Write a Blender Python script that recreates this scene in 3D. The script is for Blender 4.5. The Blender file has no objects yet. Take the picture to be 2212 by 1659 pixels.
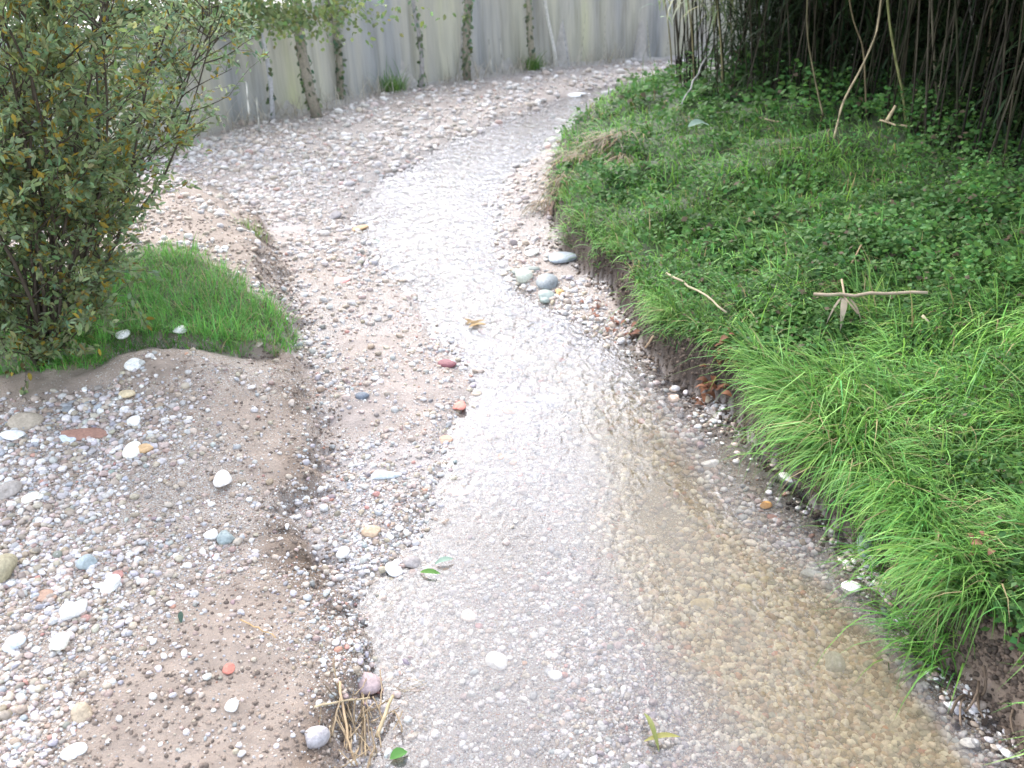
import bpy, math, random
import numpy as np
from mathutils import Vector
sc = bpy.context.scene
COL = sc.collection
RNG = np.random.default_rng(7)
random.seed(7)
R = math.radians

# ------------------------------------------------------------------ camera
CAM_H, PITCH, FPX = 3.0, R(28.0), 1963.0          # FPX: focal length for a 2212 px wide frame
cam_d = bpy.data.cameras.new('camera'); cam = bpy.data.objects.new('camera', cam_d); COL.objects.link(cam)
cam.location = (0, 0, CAM_H); cam.rotation_euler = (R(90) - PITCH, 0, 0)
cam_d.sensor_width = 36.0; cam_d.lens = 36.0 * FPX / 2212.0
cam_d.clip_start = 0.05; cam_d.clip_end = 1000
sc.camera = cam
cam_d.dof.use_dof = True; cam_d.dof.focus_distance = 4.6; cam_d.dof.aperture_fstop = 2.6
# ------------------------------------------------------------------ light
SUN_EL, SUN_AZ = R(40), R(-26)                     # azimuth from +Y towards +X
world = bpy.data.worlds.new('World'); sc.world = world; world.use_nodes = True
wn, wl = world.node_tree.nodes, world.node_tree.links
bg = wn['Background']; bg.inputs['Strength'].default_value = 0.15
sky = wn.new('ShaderNodeTexSky'); sky.sky_type = 'NISHITA'; sky.sun_disc = False
sky.sun_elevation = SUN_EL; sky.sun_rotation = SUN_AZ; sky.dust_density = 2.0; sky.air_density = 1.0
hs = wn.new('ShaderNodeHueSaturation'); hs.inputs['Saturation'].default_value = 0.52
wl.new(sky.outputs['Color'], hs.inputs['Color']); wl.new(hs.outputs['Color'], bg.inputs['Color'])
sun_d = bpy.data.lights.new('sun', 'SUN'); sun_d.energy = 0.55; sun_d.angle = R(56); sun_d.color = (1.0, 0.975, 0.95)
sun = bpy.data.objects.new('sun', sun_d); COL.objects.link(sun)
sdir = Vector((math.sin(SUN_AZ) * math.cos(SUN_EL), math.cos(SUN_AZ) * math.cos(SUN_EL), math.sin(SUN_EL)))
sun.rotation_euler = sdir.to_track_quat('Z', 'Y').to_euler(); sun.location = (6, 4, 12)
sc.view_settings.view_transform = 'Standard'; sc.view_settings.look = 'None'
sc.view_settings.exposure = 2.47; sc.view_settings.gamma = 1.0
try:
    sc.cycles.max_bounces = 7; sc.cycles.diffuse_bounces = 3; sc.cycles.transparent_max_bounces = 8
except Exception: pass

# ------------------------------------------------------------------ pixel <-> world
SP, CP = math.sin(PITCH), math.cos(PITCH)
def ray(u, v):
    dx = (np.asarray(u, float) - 1106.0) / FPX; dy = -(np.asarray(v, float) - 829.5) / FPX
    return dx, CP + dy * SP, -SP + dy * CP
def P(u, v, z=0.0):
    """world point seen at photo position (u, v) on the horizontal plane z"""
    dx, ry, rz = ray(u, v); t = (z - CAM_H) / rz
    return dx * t, ry * t
def to_px(x, y, z):
    f = y * CP - (z - CAM_H) * SP; up = y * SP + (z - CAM_H) * CP
    f = np.maximum(f, 0.05)
    return 1106 + FPX * x / f, 829.5 - FPX * up / f, f
def poly(pts):
    """list of (u, v, z) photo points or ('w', x, y) world points -> world polygon"""
    out = []
    for p in pts:
        if p[0] == 'w': out.append((p[1], p[2]))
        else: out.append(tuple(float(c) for c in P(p[0], p[1], p[2] if len(p) > 2 else 0.0)))
    return np.array(out)

# ------------------------------------------------------------------ maths helpers
def sstep(a, b, x):
    t = np.clip((x - a) / (b - a), 0, 1); return t * t * (3 - 2 * t)
def vnoise(x, y, seed=0):
    xi = np.floor(x); yi = np.floor(y); fx = x - xi; fy = y - yi
    def h(a, b):
        s = np.sin(a * 127.1 + b * 311.7 + seed * 74.7) * 43758.5453
        return s - np.floor(s)
    fx = fx * fx * (3 - 2 * fx); fy = fy * fy * (3 - 2 * fy)
    return (h(xi, yi) * (1 - fx) + h(xi + 1, yi) * fx) * (1 - fy) + (h(xi, yi + 1) * (1 - fx) + h(xi + 1, yi + 1) * fx) * fy
def fbm(x, y, seed=0, oct=4):
    s = 0; a = 0.5; f = 1.0
    for k in range(oct):
        s = s + a * vnoise(x * f, y * f, seed + k * 3); a *= 0.5; f *= 2.03
    return s / (1 - 0.5 ** oct)                     # 0..1
def sdist(px, py, pg):
    """signed distance to polygon, positive inside"""
    px = np.asarray(px, float); py = np.asarray(py, float)
    d2 = np.full(px.shape, 1e9); ins = np.zeros(px.shape, bool)
    n = len(pg)
    for i in range(n):
        ax, ay = pg[i]; bx, by = pg[(i + 1) % n]
        ex, ey = bx - ax, by - ay; L = ex * ex + ey * ey + 1e-12
        t = np.clip(((px - ax) * ex + (py - ay) * ey) / L, 0, 1)
        d2 = np.minimum(d2, (px - ax - ex * t) ** 2 + (py - ay - ey * t) ** 2)
        if abs(ey) > 1e-12:
            c = ((ay > py) != (by > py)) & (px < ex * (py - ay) / ey + ax); ins ^= c
    d = np.sqrt(d2); return np.where(ins, d, -d)
def ldist(px, py, pl):
    d2 = np.full(np.shape(px), 1e9)
    for i in range(len(pl) - 1):
        ax, ay = pl[i]; bx, by = pl[i + 1]; ex, ey = bx - ax, by - ay; L = ex * ex + ey * ey + 1e-12
        t = np.clip(((px - ax) * ex + (py - ay) * ey) / L, 0, 1)
        d2 = np.minimum(d2, (px - ax - ex * t) ** 2 + (py - ay - ey * t) ** 2)
    return np.sqrt(d2)

# ------------------------------------------------------------------ the lie of the land
WATER = poly([(1290, 188), (1180, 222), (1080, 255), (985, 300), (900, 345), (830, 385), (785, 440), (765, 490), (790, 545),
              (850, 600), (905, 660), (935, 710), (985, 770), (1015, 840), (1000, 900), (970, 955), (975, 1010), (945, 1075),
              (905, 1140), (880, 1190), (860, 1245), (810, 1270), (800, 1320), (830, 1390), (845, 1450), (835, 1540), (815, 1600),
              (815, 1659), ('w', -0.6, 1.0), ('w', -0.7, -6), ('w', 2.6, -6), ('w', 2.2, 1.2),
              (2180, 1640), (2075, 1510), (1985, 1400), (1900, 1290), (1830, 1200), (1760, 1110), (1690, 1040), (1620, 970),
              (1560, 915), (1490, 870), (1430, 815), (1370, 770), (1290, 715), (1200, 672), (1120, 625), (1095, 570), (1085, 510),
              (1075, 440), (1105, 385), (1180, 320), (1260, 265), (1330, 215), ('w', 4, 17.6), ('w', 30, 19), ('w', 30, 20.5), ('w', 4, 19.0)])
CHANNEL = poly([(1230, 240), (1050, 320), (930, 430), (930, 540), (1010, 640), (1120, 740), (1290, 840), (1400, 980), (1450, 1130),
                (1560, 1290), (1750, 1450), (1950, 1620), ('w', 1.55, 1.5), ('w', 1.3, -4)])
BED_BAR = poly([(1100, 1150), (1250, 1330), (1350, 1500), (1300, 1640)])
RIGHT_BAR = poly([(1500, 930), (1590, 1040), (1690, 1140)])
RBANK = poly([(1330, 225), (1250, 290), (1205, 345), (1182, 420), (1190, 480), (1215, 540), (1260, 590), (1330, 650), (1385, 720),
              (1400, 770), (1460, 830), (1560, 885), (1612, 950), (1700, 1030), (1790, 1110), (1870, 1200), (1930, 1295), (2010, 1405),
              (2105, 1510), (2230, 1620), ('w', 2.3, 1.0), ('w', 2.7, -6), ('w', 70, -6), ('w', 70, 18), ('w', 5, 17.0), ('w', 2.7, 16.6)])
LBAR = poly([(420, 400), (560, 470), (592, 520), (620, 600), (640, 700), (640, 780), (680, 880), (705, 960), (700, 1060), (655, 1130),
             (670, 1230), (760, 1330), (805, 1400), (795, 1480), (765, 1560), (745, 1659), ('w', -0.75, 1.5), ('w', -0.9, -6),
             ('w', -70, -6), ('w', -70, 9.5), ('w', -8, 9.5)])
MOUND = poly([(-400, 815, .3), (0, 803, .3), (200, 800, .3), (290, 765, .3), (480, 760, .3), (560, 748, .3), (612, 735, .25), (628, 690, .25),
              (606, 620, .25), (580, 560, .25), (585, 520, .25), (545, 470, .25), (450, 420, .25), ('w', -8, 9.2), ('w', -70, 9), ('w', -70, 5)])
GRASS_L = poly([(-400, 770, .5), (0, 775, .5), (90, 778, .5), (215, 778, .5), (270, 745, .5), (330, 722, .5), (420, 722, .5), (485, 735, .5), (488, 695, .5),
                (560, 662, .5), (612, 680, .5), (606, 630, .5), (560, 590, .5), (470, 558, .5), (420, 520, .5), (320, 512, .5), (240, 560, .5),
                (100, 580, .5), (-400, 600, .5)])
REAR = poly([('w', -70, 8), ('w', -14, 9.3), ('w', -7, 10.3), (400, 335, .15), (480, 292, .15), (560, 262, .15), (640, 252, .15), (700, 240, .15),
             (780, 215, .15), (860, 195, .15), (960, 180, .15), (1060, 164, .15), (1160, 148, .15), (1260, 138, .15), (1380, 128, .15), (1440, 124, .15),
             ('w', 6, 21), ('w', 16, 23), ('w', 70, 26), ('w', 70, 90), ('w', -70, 90)])
THICKET = poly([(1462, 160, .75), (1520, 196, .8), (1600, 208, .85), (1700, 215, .9), (1800, 242, .9), (1900, 268, .9), (2000, 328, .9), (2212, 420, .9),
                ('w', 7.5, 6.4), ('w', 11, 4.5), ('w', 16, 4.5), ('w', 16, 17.0), ('w', 3.4, 15.6)])
HUMP = P(390, 775, .4)
PATCH_BARE = [P(u, v, z) + (r,) for u, v, z, r in ((430, 1500, .25, .42), (330, 1590, .25, .3), (560, 1620, .15, .3), (520, 1280, .25, .30), (600, 1000, .2, .26), (640, 1180, .12, .2),
              (540, 890, .25, .32), (120, 830, .3, .34), (350, 820, .3, .3), (0, 830, .3, .4), (890, 850, 0, .45), (880, 1000, 0, .32), (800, 760, 0, .3), (770, 920, 0, .2), (460, 480, .4, .6), (560, 700, .4, .3), (580, 450, .3, .4))]

def land(x, y):
    """height of the ground and the region fields at (x, y)"""
    x = np.asarray(x, float); y = np.asarray(y, float)
    w1 = (fbm(x * 2.2, y * 2.2, 5, 3) - .5); w2 = (fbm(x * 6, y * 6, 9, 3) - .5)
    jit = w1 * 0.22 + w2 * 0.10
    dW = sdist(x, y, WATER) + jit * 0.5
    dR = sdist(x, y, RBANK) + jit * 0.6
    dL = sdist(x, y, LBAR) + jit * 0.8
    dM = sdist(x, y, MOUND) + jit * 0.7
    dB = sdist(x, y, REAR) + w1 * 0.6
    out = -dW
    dry = 0.035 * sstep(0, .12, out) + 0.09 * (1 - np.exp(-np.maximum(out, 0) / 1.3))
    dc = ldist(x, y, CHANNEL); db = np.minimum(ldist(x, y, BED_BAR), ldist(x, y, RIGHT_BAR) * 1.1)
    depth = 0.030 + (0.035 + 0.055 * sstep(6.5, 4.5, y)) * np.exp(-(dc / (.40 + .34 * sstep(4.6, 3.2, y))) ** 2) - 0.031 * np.exp(-(db / .28) ** 2)
    wet = -depth * sstep(0, .25, dW)
    z = np.where(dW > 0, wet, dry)
    z = z + (0.075 * sstep(0, .08, dL) + 0.11 * sstep(0, .9, dL))
    z = z + 0.11 * sstep(0, .12, dM) * sstep(0, .1, dL)
    z = z + 0.15 * np.exp(-(((x - HUMP[0]) / .60) ** 2 + ((y - HUMP[1]) / .30) ** 2))
    z = z + 0.29 * sstep(0, .09, dR) + 0.34 * sstep(.1, 2.2, dR) + 0.24 * sstep(1.5, 5, dR) + .30 * sstep(.15, .7, dR) * (fbm(x * 1.5, y * 1.5, 83, 3) - .5)
    rb = np.maximum(dB, 0); z = z + np.where(dB > 0, 1.45 * sstep(.55, .85, rb) + np.maximum(rb - 2, 0) * .02, 0)
    rough = 0.02 + 0.03 * sstep(0, .3, dL) + .05 * sstep(0, .3, dR) + .1 * sstep(0, 1, dB)
    z = z + rough * (fbm(x * 3.1, y * 3.1, 21, 4) - .5) * np.where(dW > 0, .35, 1) + 0.012 * (fbm(x * 14, y * 14, 31, 2) - .5) * np.where(dW > 0, .5, 1)
    crumb = np.exp(-(np.abs(dL - .03) / .12) ** 2) + np.exp(-(np.abs(dM - .03) / .12) ** 2) + np.exp(-(np.abs(dR - .03) / .10) ** 2)
    z = z + np.clip(crumb, 0, 1.2) * (.07 * (fbm(x * 11, y * 11, 44, 3) - .5) - .05 * (1 - np.abs(2 * vnoise(x * 7, y * 7, 45) - 1)) ** 4)
    return z, dict(W=dW, R=dR, L=dL, M=dM, B=dB, c=dc, b=db)
def H(x, y): return land(x, y)[0]
def on_ground(u, v, z0=0.2):
    """the ground point seen at photo position (u, v)"""
    u = np.asarray(u, float); v = np.asarray(v, float); z = np.full(u.shape, float(z0))
    for _ in range(9):
        x, y = P(u, v, z); z = z + 0.7 * (H(x, y) - z)
    x, y = P(u, v, z)
    return x, y, H(x, y)

# ------------------------------------------------------------------ mesh helpers
def make_mesh(name, V, F, col=None, smooth=True, extra=None):
    V = np.ascontiguousarray(V, np.float32); me = bpy.data.meshes.new(name)
    F = [np.asarray(f) for f in F if len(f)]
    me.vertices.add(len(V)); me.vertices.foreach_set('co', V.ravel())
    lv = np.concatenate([f.ravel() for f in F]).astype(np.int32)
    tot = np.concatenate([np.full(len(f), f.shape[1]) for f in F])
    start = np.concatenate([[0], np.cumsum(tot)[:-1]]).astype(np.int32)
    me.loops.add(len(lv)); me.loops.foreach_set('vertex_index', lv)
    me.polygons.add(len(tot)); me.polygons.foreach_set('loop_start', start)
    me.update(calc_edges=True)
    me.polygons.foreach_set('use_smooth', np.full(len(tot), smooth))
    if col is not None:
        c = np.ones((len(V), 4), np.float32); c[:, :3] = col
        a = me.color_attributes.new('Col', 'FLOAT_COLOR', 'POINT'); a.data.foreach_set('color', c.ravel())
    for k, arr in (extra or {}).items():
        a = me.attributes.new(k, 'FLOAT', 'POINT'); a.data.foreach_set('value', np.ascontiguousarray(arr, np.float32))
    return me
class MB:
    """collects shapes for ONE mesh object"""
    def __init__(s): s.V = []; s.F = {}; s.C = []; s.n = 0
    def add(s, V, F, col):
        V = np.asarray(V, float).reshape(-1, 3); F = np.asarray(F)
        s.V.append(V); s.F.setdefault(F.shape[1], []).append(F + s.n)
        c = np.asarray(col, float); s.C.append(np.broadcast_to(c, (len(V), 3)) if c.ndim == 1 else c); s.n += len(V)
    def build(s, name, mat, parent=None, smooth=True, loc=None):
        V = np.concatenate(s.V)
        if loc is not None: V = V - np.asarray(loc)
        me = make_mesh(name, V, [np.concatenate(f) for f in s.F.values()], np.concatenate(s.C), smooth)
        o = bpy.data.objects.new(name, me); COL.objects.link(o); me.materials.append(mat)
        if parent is not None: o.parent = parent
        elif loc is not None: o.location = loc
        return o
def tag(o, label, cat=None, group=None, kind=None):
    o['label'] = label
    if cat: o['category'] = cat
    if group: o['group'] = group
    if kind: o['kind'] = kind
    return o
def empty(name, loc, label, cat, group=None):
    o = bpy.data.objects.new(name, None); COL.objects.link(o); o.location = loc; o.empty_display_size = .2
    return tag(o, label, cat, group)
def unit(v): return v / np.maximum(np.linalg.norm(v, axis=-1, keepdims=True), 1e-9)
def tube(mb, path, rad, col, n=6, cap=True):
    path = np.asarray(path, float); m = len(path); rad = np.broadcast_to(np.asarray(rad, float), (m,))
    t = unit(np.gradient(path, axis=0)); ref = np.where(np.abs(t[:, 2:3]) > .9, [[1., 0, 0]], [[0, 0, 1.]])
    a = unit(np.cross(t, np.broadcast_to(ref, t.shape))); b = np.cross(t, a)
    th = np.linspace(0, 2 * np.pi, n, endpoint=False)
    V = path[:, None] + rad[:, None, None] * (np.cos(th)[None, :, None] * a[:, None] + np.sin(th)[None, :, None] * b[:, None])
    i = np.arange(m - 1)[:, None] * n; j = np.arange(n)[None]; k = (np.arange(n) + 1)[None] % n
    F = np.stack([i + j, i + k, i + n + k, i + n + j], -1).reshape(-1, 4)
    c = np.asarray(col, float)
    if c.ndim == 2: c = np.repeat(c, n, axis=0)
    mb.add(V.reshape(-1, 3), F, c)
    if cap and n >= 3:
        base = mb.n - m * n
        mb.F.setdefault(n, []).append(np.array([np.arange(n)[::-1] + base, np.arange(n) + base + (m - 1) * n]))
LEAF6 = np.array([[0, 0, 0], [.3, .42, .06], [.68, .36, .05], [1, 0, -.08], [.68, -.36, .05], [.3, -.42, .06]])
LEAF6_F = np.array([[0, 3, 2, 1], [0, 5, 4, 3]])
LEAF4 = np.array([[0, 0, 0], [.45, .5, .05], [1, 0, -.05], [.45, -.5, .05]])
LEAF4_F = np.array([[0, 3, 1], [1, 3, 2]])
def leaves(mb, pos, dirs, nor, L, W, col, proto=LEAF6, pf=LEAF6_F):
    n = len(pos); d = unit(dirs); s = unit(np.cross(nor, d)); nn = np.cross(d, s)
    L = np.broadcast_to(L, (n,)); W = np.broadcast_to(W, (n,))
    V = pos[:, None] + proto[None, :, 0:1] * d[:, None] * L[:, None, None] + proto[None, :, 1:2] * s[:, None] * W[:, None, None] + proto[None, :, 2:3] * nn[:, None] * L[:, None, None]
    k = len(proto); F = (pf[None] + (np.arange(n) * k)[:, None, None]).reshape(-1, pf.shape[1])
    mb.add(V.reshape(-1, 3), F, np.repeat(col, k, axis=0))
def blades(mb, base, az, length, width, e0, e1, col, S=4, tipdark=.0):
    """arching grass blades: elevation angle runs from e0 to e1 along the blade"""
    n = len(base); h = np.stack([np.cos(az), np.sin(az), np.zeros(n)], -1); s = np.stack([-np.sin(az), np.cos(az), np.zeros(n)], -1)
    p = base.copy(); rows = []
    for k in range(S + 1):
        t = k / S; w = width * (1 - t ** 1.6) * (.7 + .6 * min(t * 3, 1) * .5)
        rows.append(np.stack([p - s * (w / 2)[:, None], p + s * (w / 2)[:, None]], 1))
        e = e0 + (e1 - e0) * (t + .5 / S)
        p = p + (length / S)[:, None] * (np.cos(e)[:, None] * h + np.sin(e)[:, None] * np.array([0, 0, 1.]))
    V = np.stack(rows, 1).reshape(n, -1, 3); k = 2 * (S + 1)
    q = np.array([[2 * i, 2 * i + 1, 2 * i + 3, 2 * i + 2] for i in range(S)])
    F = (q[None] + (np.arange(n) * k)[:, None, None]).reshape(-1, 4)
    mb.add(V.reshape(-1, 3), F, np.repeat(col, k, axis=0))
def ico(sub):
    g = (1 + 5 ** .5) / 2
    V = [(-1, g, 0), (1, g, 0), (-1, -g, 0), (1, -g, 0), (0, -1, g), (0, 1, g), (0, -1, -g), (0, 1, -g), (g, 0, -1), (g, 0, 1), (-g, 0, -1), (-g, 0, 1)]
    F = [(0, 11, 5), (0, 5, 1), (0, 1, 7), (0, 7, 10), (0, 10, 11), (1, 5, 9), (5, 11, 4), (11, 10, 2), (10, 7, 6), (7, 1, 8), (3, 9, 4), (3, 4, 2), (3, 2, 6), (3, 6, 8), (3, 8, 9), (4, 9, 5), (2, 4, 11), (6, 2, 10), (8, 6, 7), (9, 8, 1)]
    V = [tuple(np.array(v) / np.linalg.norm(v)) for v in V]
    for _ in range(sub):
        mid = {}; NF = []
        def m(a, b):
            k = (min(a, b), max(a, b))
            if k not in mid:
                v = np.array(V[a]) + np.array(V[b]); V.append(tuple(v / np.linalg.norm(v))); mid[k] = len(V) - 1
            return mid[k]
        for a, b, c in F:
            x, y, z = m(a, b), m(b, c), m(c, a); NF += [(a, x, z), (b, y, x), (c, z, y), (x, y, z)]
        F = NF
    return np.array(V), np.array(F)
ICO = [ico(k) for k in range(4)]
def lumpy(V, seed, amt=.12, flat=0):
    r = np.random.default_rng(seed); out = np.ones(len(V))
    for _ in range(5):
        d = unit(r.normal(size=3)); f = r.uniform(1.2, 3.2); out += amt / 2 * np.sin(V @ d * f + r.uniform(0, 6))
    W = V * out[:, None]
    for _ in range(flat):
        d = unit(r.normal(size=3)); lim = r.uniform(.55, .8); e = W @ d; W = W - np.maximum(e - lim, 0)[:, None] * d * .9
    return W
def pebbles(mb, x, y, z, a, b, c, az, tilt, col, sub, seeds=(1, 2, 3, 4, 5)):
    """ellipsoid-like lumpy stones, half axes a, b, c"""
    idx = np.arange(len(x)) % len(seeds)
    for k, sd in enumerate(seeds):
        m = idx == k
        if not m.any(): continue
        PV = lumpy(ICO[sub][0], sd, .16 if sub < 2 else .30, 2 if sd % 2 else 1); F = ICO[sub][1]
        L = PV[None] * np.stack([a[m], b[m], c[m]], -1)[:, None]
        ct, st = np.cos(tilt[m])[:, None], np.sin(tilt[m])[:, None]; ca, sa = np.cos(az[m])[:, None], np.sin(az[m])[:, None]
        X = L[..., 0] * ct - L[..., 2] * st; Z = L[..., 0] * st + L[..., 2] * ct; Y = L[..., 1]
        V = np.stack([X * ca - Y * sa + x[m][:, None], X * sa + Y * ca + y[m][:, None], Z + z[m][:, None]], -1)
        n = m.sum(); mb.add(V.reshape(-1, 3), (F[None] + (np.arange(n) * len(PV))[:, None, None]).reshape(-1, 3), np.repeat(col[m], len(PV), axis=0))

# ------------------------------------------------------------------ materials
def mat_base(name):
    m = bpy.data.materials.new(name); m.use_nodes = True; nt = m.node_tree
    return m, nt, nt.nodes, nt.links, nt.nodes['Principled BSDF']
def math_node(n, l, op, a, b=None, clamp=False):
    x = n.new('ShaderNodeMath'); x.operation = op; x.use_clamp = clamp
    for i, v in enumerate((a, b)):
        if v is None: continue
        if isinstance(v, (int, float)): x.inputs[i].default_value = v
        else: l.new(v, x.inputs[i])
    return x.outputs[0]
def noise_node(n, l, co, scale, detail=3, rough=.55):
    t = n.new('ShaderNodeTexNoise'); t.inputs['Scale'].default_value = scale; t.inputs['Detail'].default_value = detail; t.inputs['Roughness'].default_value = rough
    if co is not None: l.new(co, t.inputs['Vector'])
    return t
def attr_mat(name, rough=.6, spec=.4, nscale=20, namp=.5, bump=.0, bscale=60, transl=0.0):
    m, nt, n, l, b = mat_base(name)
    at = n.new('ShaderNodeAttribute'); at.attribute_name = 'Col'
    geo = n.new('ShaderNodeNewGeometry')
    t = noise_node(n, l, geo.outputs['Position'], nscale)
    k = math_node(n, l, 'MULTIPLY_ADD', t.outputs['Fac'], namp * 2); k.node.inputs[2].default_value = 1 - namp
    mul = n.new('ShaderNodeVectorMath'); mul.operation = 'SCALE'; l.new(at.outputs['Color'], mul.inputs[0]); l.new(k, mul.inputs['Scale'])
    l.new(mul.outputs[0], b.inputs['Base Color'])
    b.inputs['Roughness'].default_value = rough; b.inputs['Specular IOR Level'].default_value = spec
    if bump:
        t2 = noise_node(n, l, geo.outputs['Position'], bscale, 4); bp = n.new('ShaderNodeBump'); bp.inputs['Strength'].default_value = bump; bp.inputs['Distance'].default_value = .01
        l.new(t2.outputs['Fac'], bp.inputs['Height']); l.new(bp.outputs[0], b.inputs['Normal'])
    if transl:
        tr = n.new('ShaderNodeBsdfTranslucent'); l.new(mul.outputs[0], tr.inputs['Color'])
        mx = n.new('ShaderNodeMixShader'); mx.inputs[0].default_value = transl
        l.new(b.outputs[0], mx.inputs[1]); l.new(tr.outputs[0], mx.inputs[2]); l.new(mx.outputs[0], n['Material Output'].inputs['Surface'])
    return m
M_STONE = attr_mat('river_stone', .6, .35, 60, .55, .5, 110)
M_LEAF = attr_mat('leaf', .6, .22, 14, .35, transl=.45)
M_GRASS = attr_mat('grass_blade', .6, .2, 6, .3, transl=.3)
M_DRY = attr_mat('dry_leaf', .7, .25, 18, .4, transl=.2)
M_BARK = attr_mat('bark', .85, .2, 30, .45, .6, 40)
M_CANE = attr_mat('cane', .75, .15, 22, .35)
M_MUD = attr_mat('bank_mud', .75, .35, 20, .35, .6, 30)

def ground_material():
    m, nt, n, l, b = mat_base('ground')
    at = n.new('ShaderNodeAttribute'); at.attribute_name = 'Col'
    gv = n.new('ShaderNodeAttribute'); gv.attribute_name = 'gravel'
    geo = n.new('ShaderNodeNewGeometry'); pos = geo.outputs['Position']
    t = noise_node(n, l, pos, 9, 5); k = math_node(n, l, 'MULTIPLY_ADD', t.outputs['Fac'], .9); k.node.inputs[2].default_value = .55
    mul = n.new('ShaderNodeVectorMath'); mul.operation = 'SCALE'; l.new(at.outputs['Color'], mul.inputs[0]); l.new(k, mul.inputs['Scale'])
    hts = []; last = mul.outputs[0]
    for sc_, thr in ((95, .50), (210, .44)):
        vo = n.new('ShaderNodeTexVoronoi'); vo.inputs['Scale'].default_value = sc_; l.new(pos, vo.inputs['Vector'])
        sep = n.new('ShaderNodeSeparateColor'); l.new(vo.outputs['Color'], sep.inputs[0])
        rp = n.new('ShaderNodeValToRGB'); cr = rp.color_ramp; cr.interpolation = 'CONSTANT'
        stops = [(0, (.30, .22, .16)), (.2, (.55, .50, .44)), (.42, (.24, .24, .25)), (.55, (.42, .32, .24)), (.7, (.70, .67, .62)), (.88, (.34, .17, .11)), (.93, (.12, .10, .09))]
        while len(cr.elements) < len(stops): cr.elements.new(.5)
        for e, (p, c) in zip(cr.elements, stops): e.position = p; e.color = c + (1,)
        l.new(sep.outputs[0], rp.inputs[0])
        on = math_node(n, l, 'LESS_THAN', sep.outputs[1], math_node(n, l, 'MULTIPLY', gv.outputs['Fac'], .85))
        dot = math_node(n, l, 'LESS_THAN', vo.outputs['Distance'], thr); f = math_node(n, l, 'MULTIPLY', on, dot)
        mx = n.new('ShaderNodeMix'); mx.data_type = 'RGBA'; l.new(f, mx.inputs[0]); l.new(last, mx.inputs[6]); l.new(rp.outputs[0], mx.inputs[7]); last = mx.outputs[2]
        hts.append(math_node(n, l, 'MULTIPLY', f, math_node(n, l, 'SUBTRACT', thr, vo.outputs['Distance'])))
    l.new(last, b.inputs['Base Color']); b.inputs['Roughness'].default_value = .72; b.inputs['Specular IOR Level'].default_value = .35
    t2 = noise_node(n, l, pos, 38, 8, .72)
    hh = math_node(n, l, 'ADD', math_node(n, l, 'ADD', hts[0], hts[1]), t2.outputs['Fac'])
    bp = n.new('ShaderNodeBump'); bp.inputs['Strength'].default_value = .9; bp.inputs['Distance'].default_value = .02
    l.new(hh, bp.inputs['Height']); l.new(bp.outputs[0], b.inputs['Normal'])
    return m
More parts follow.
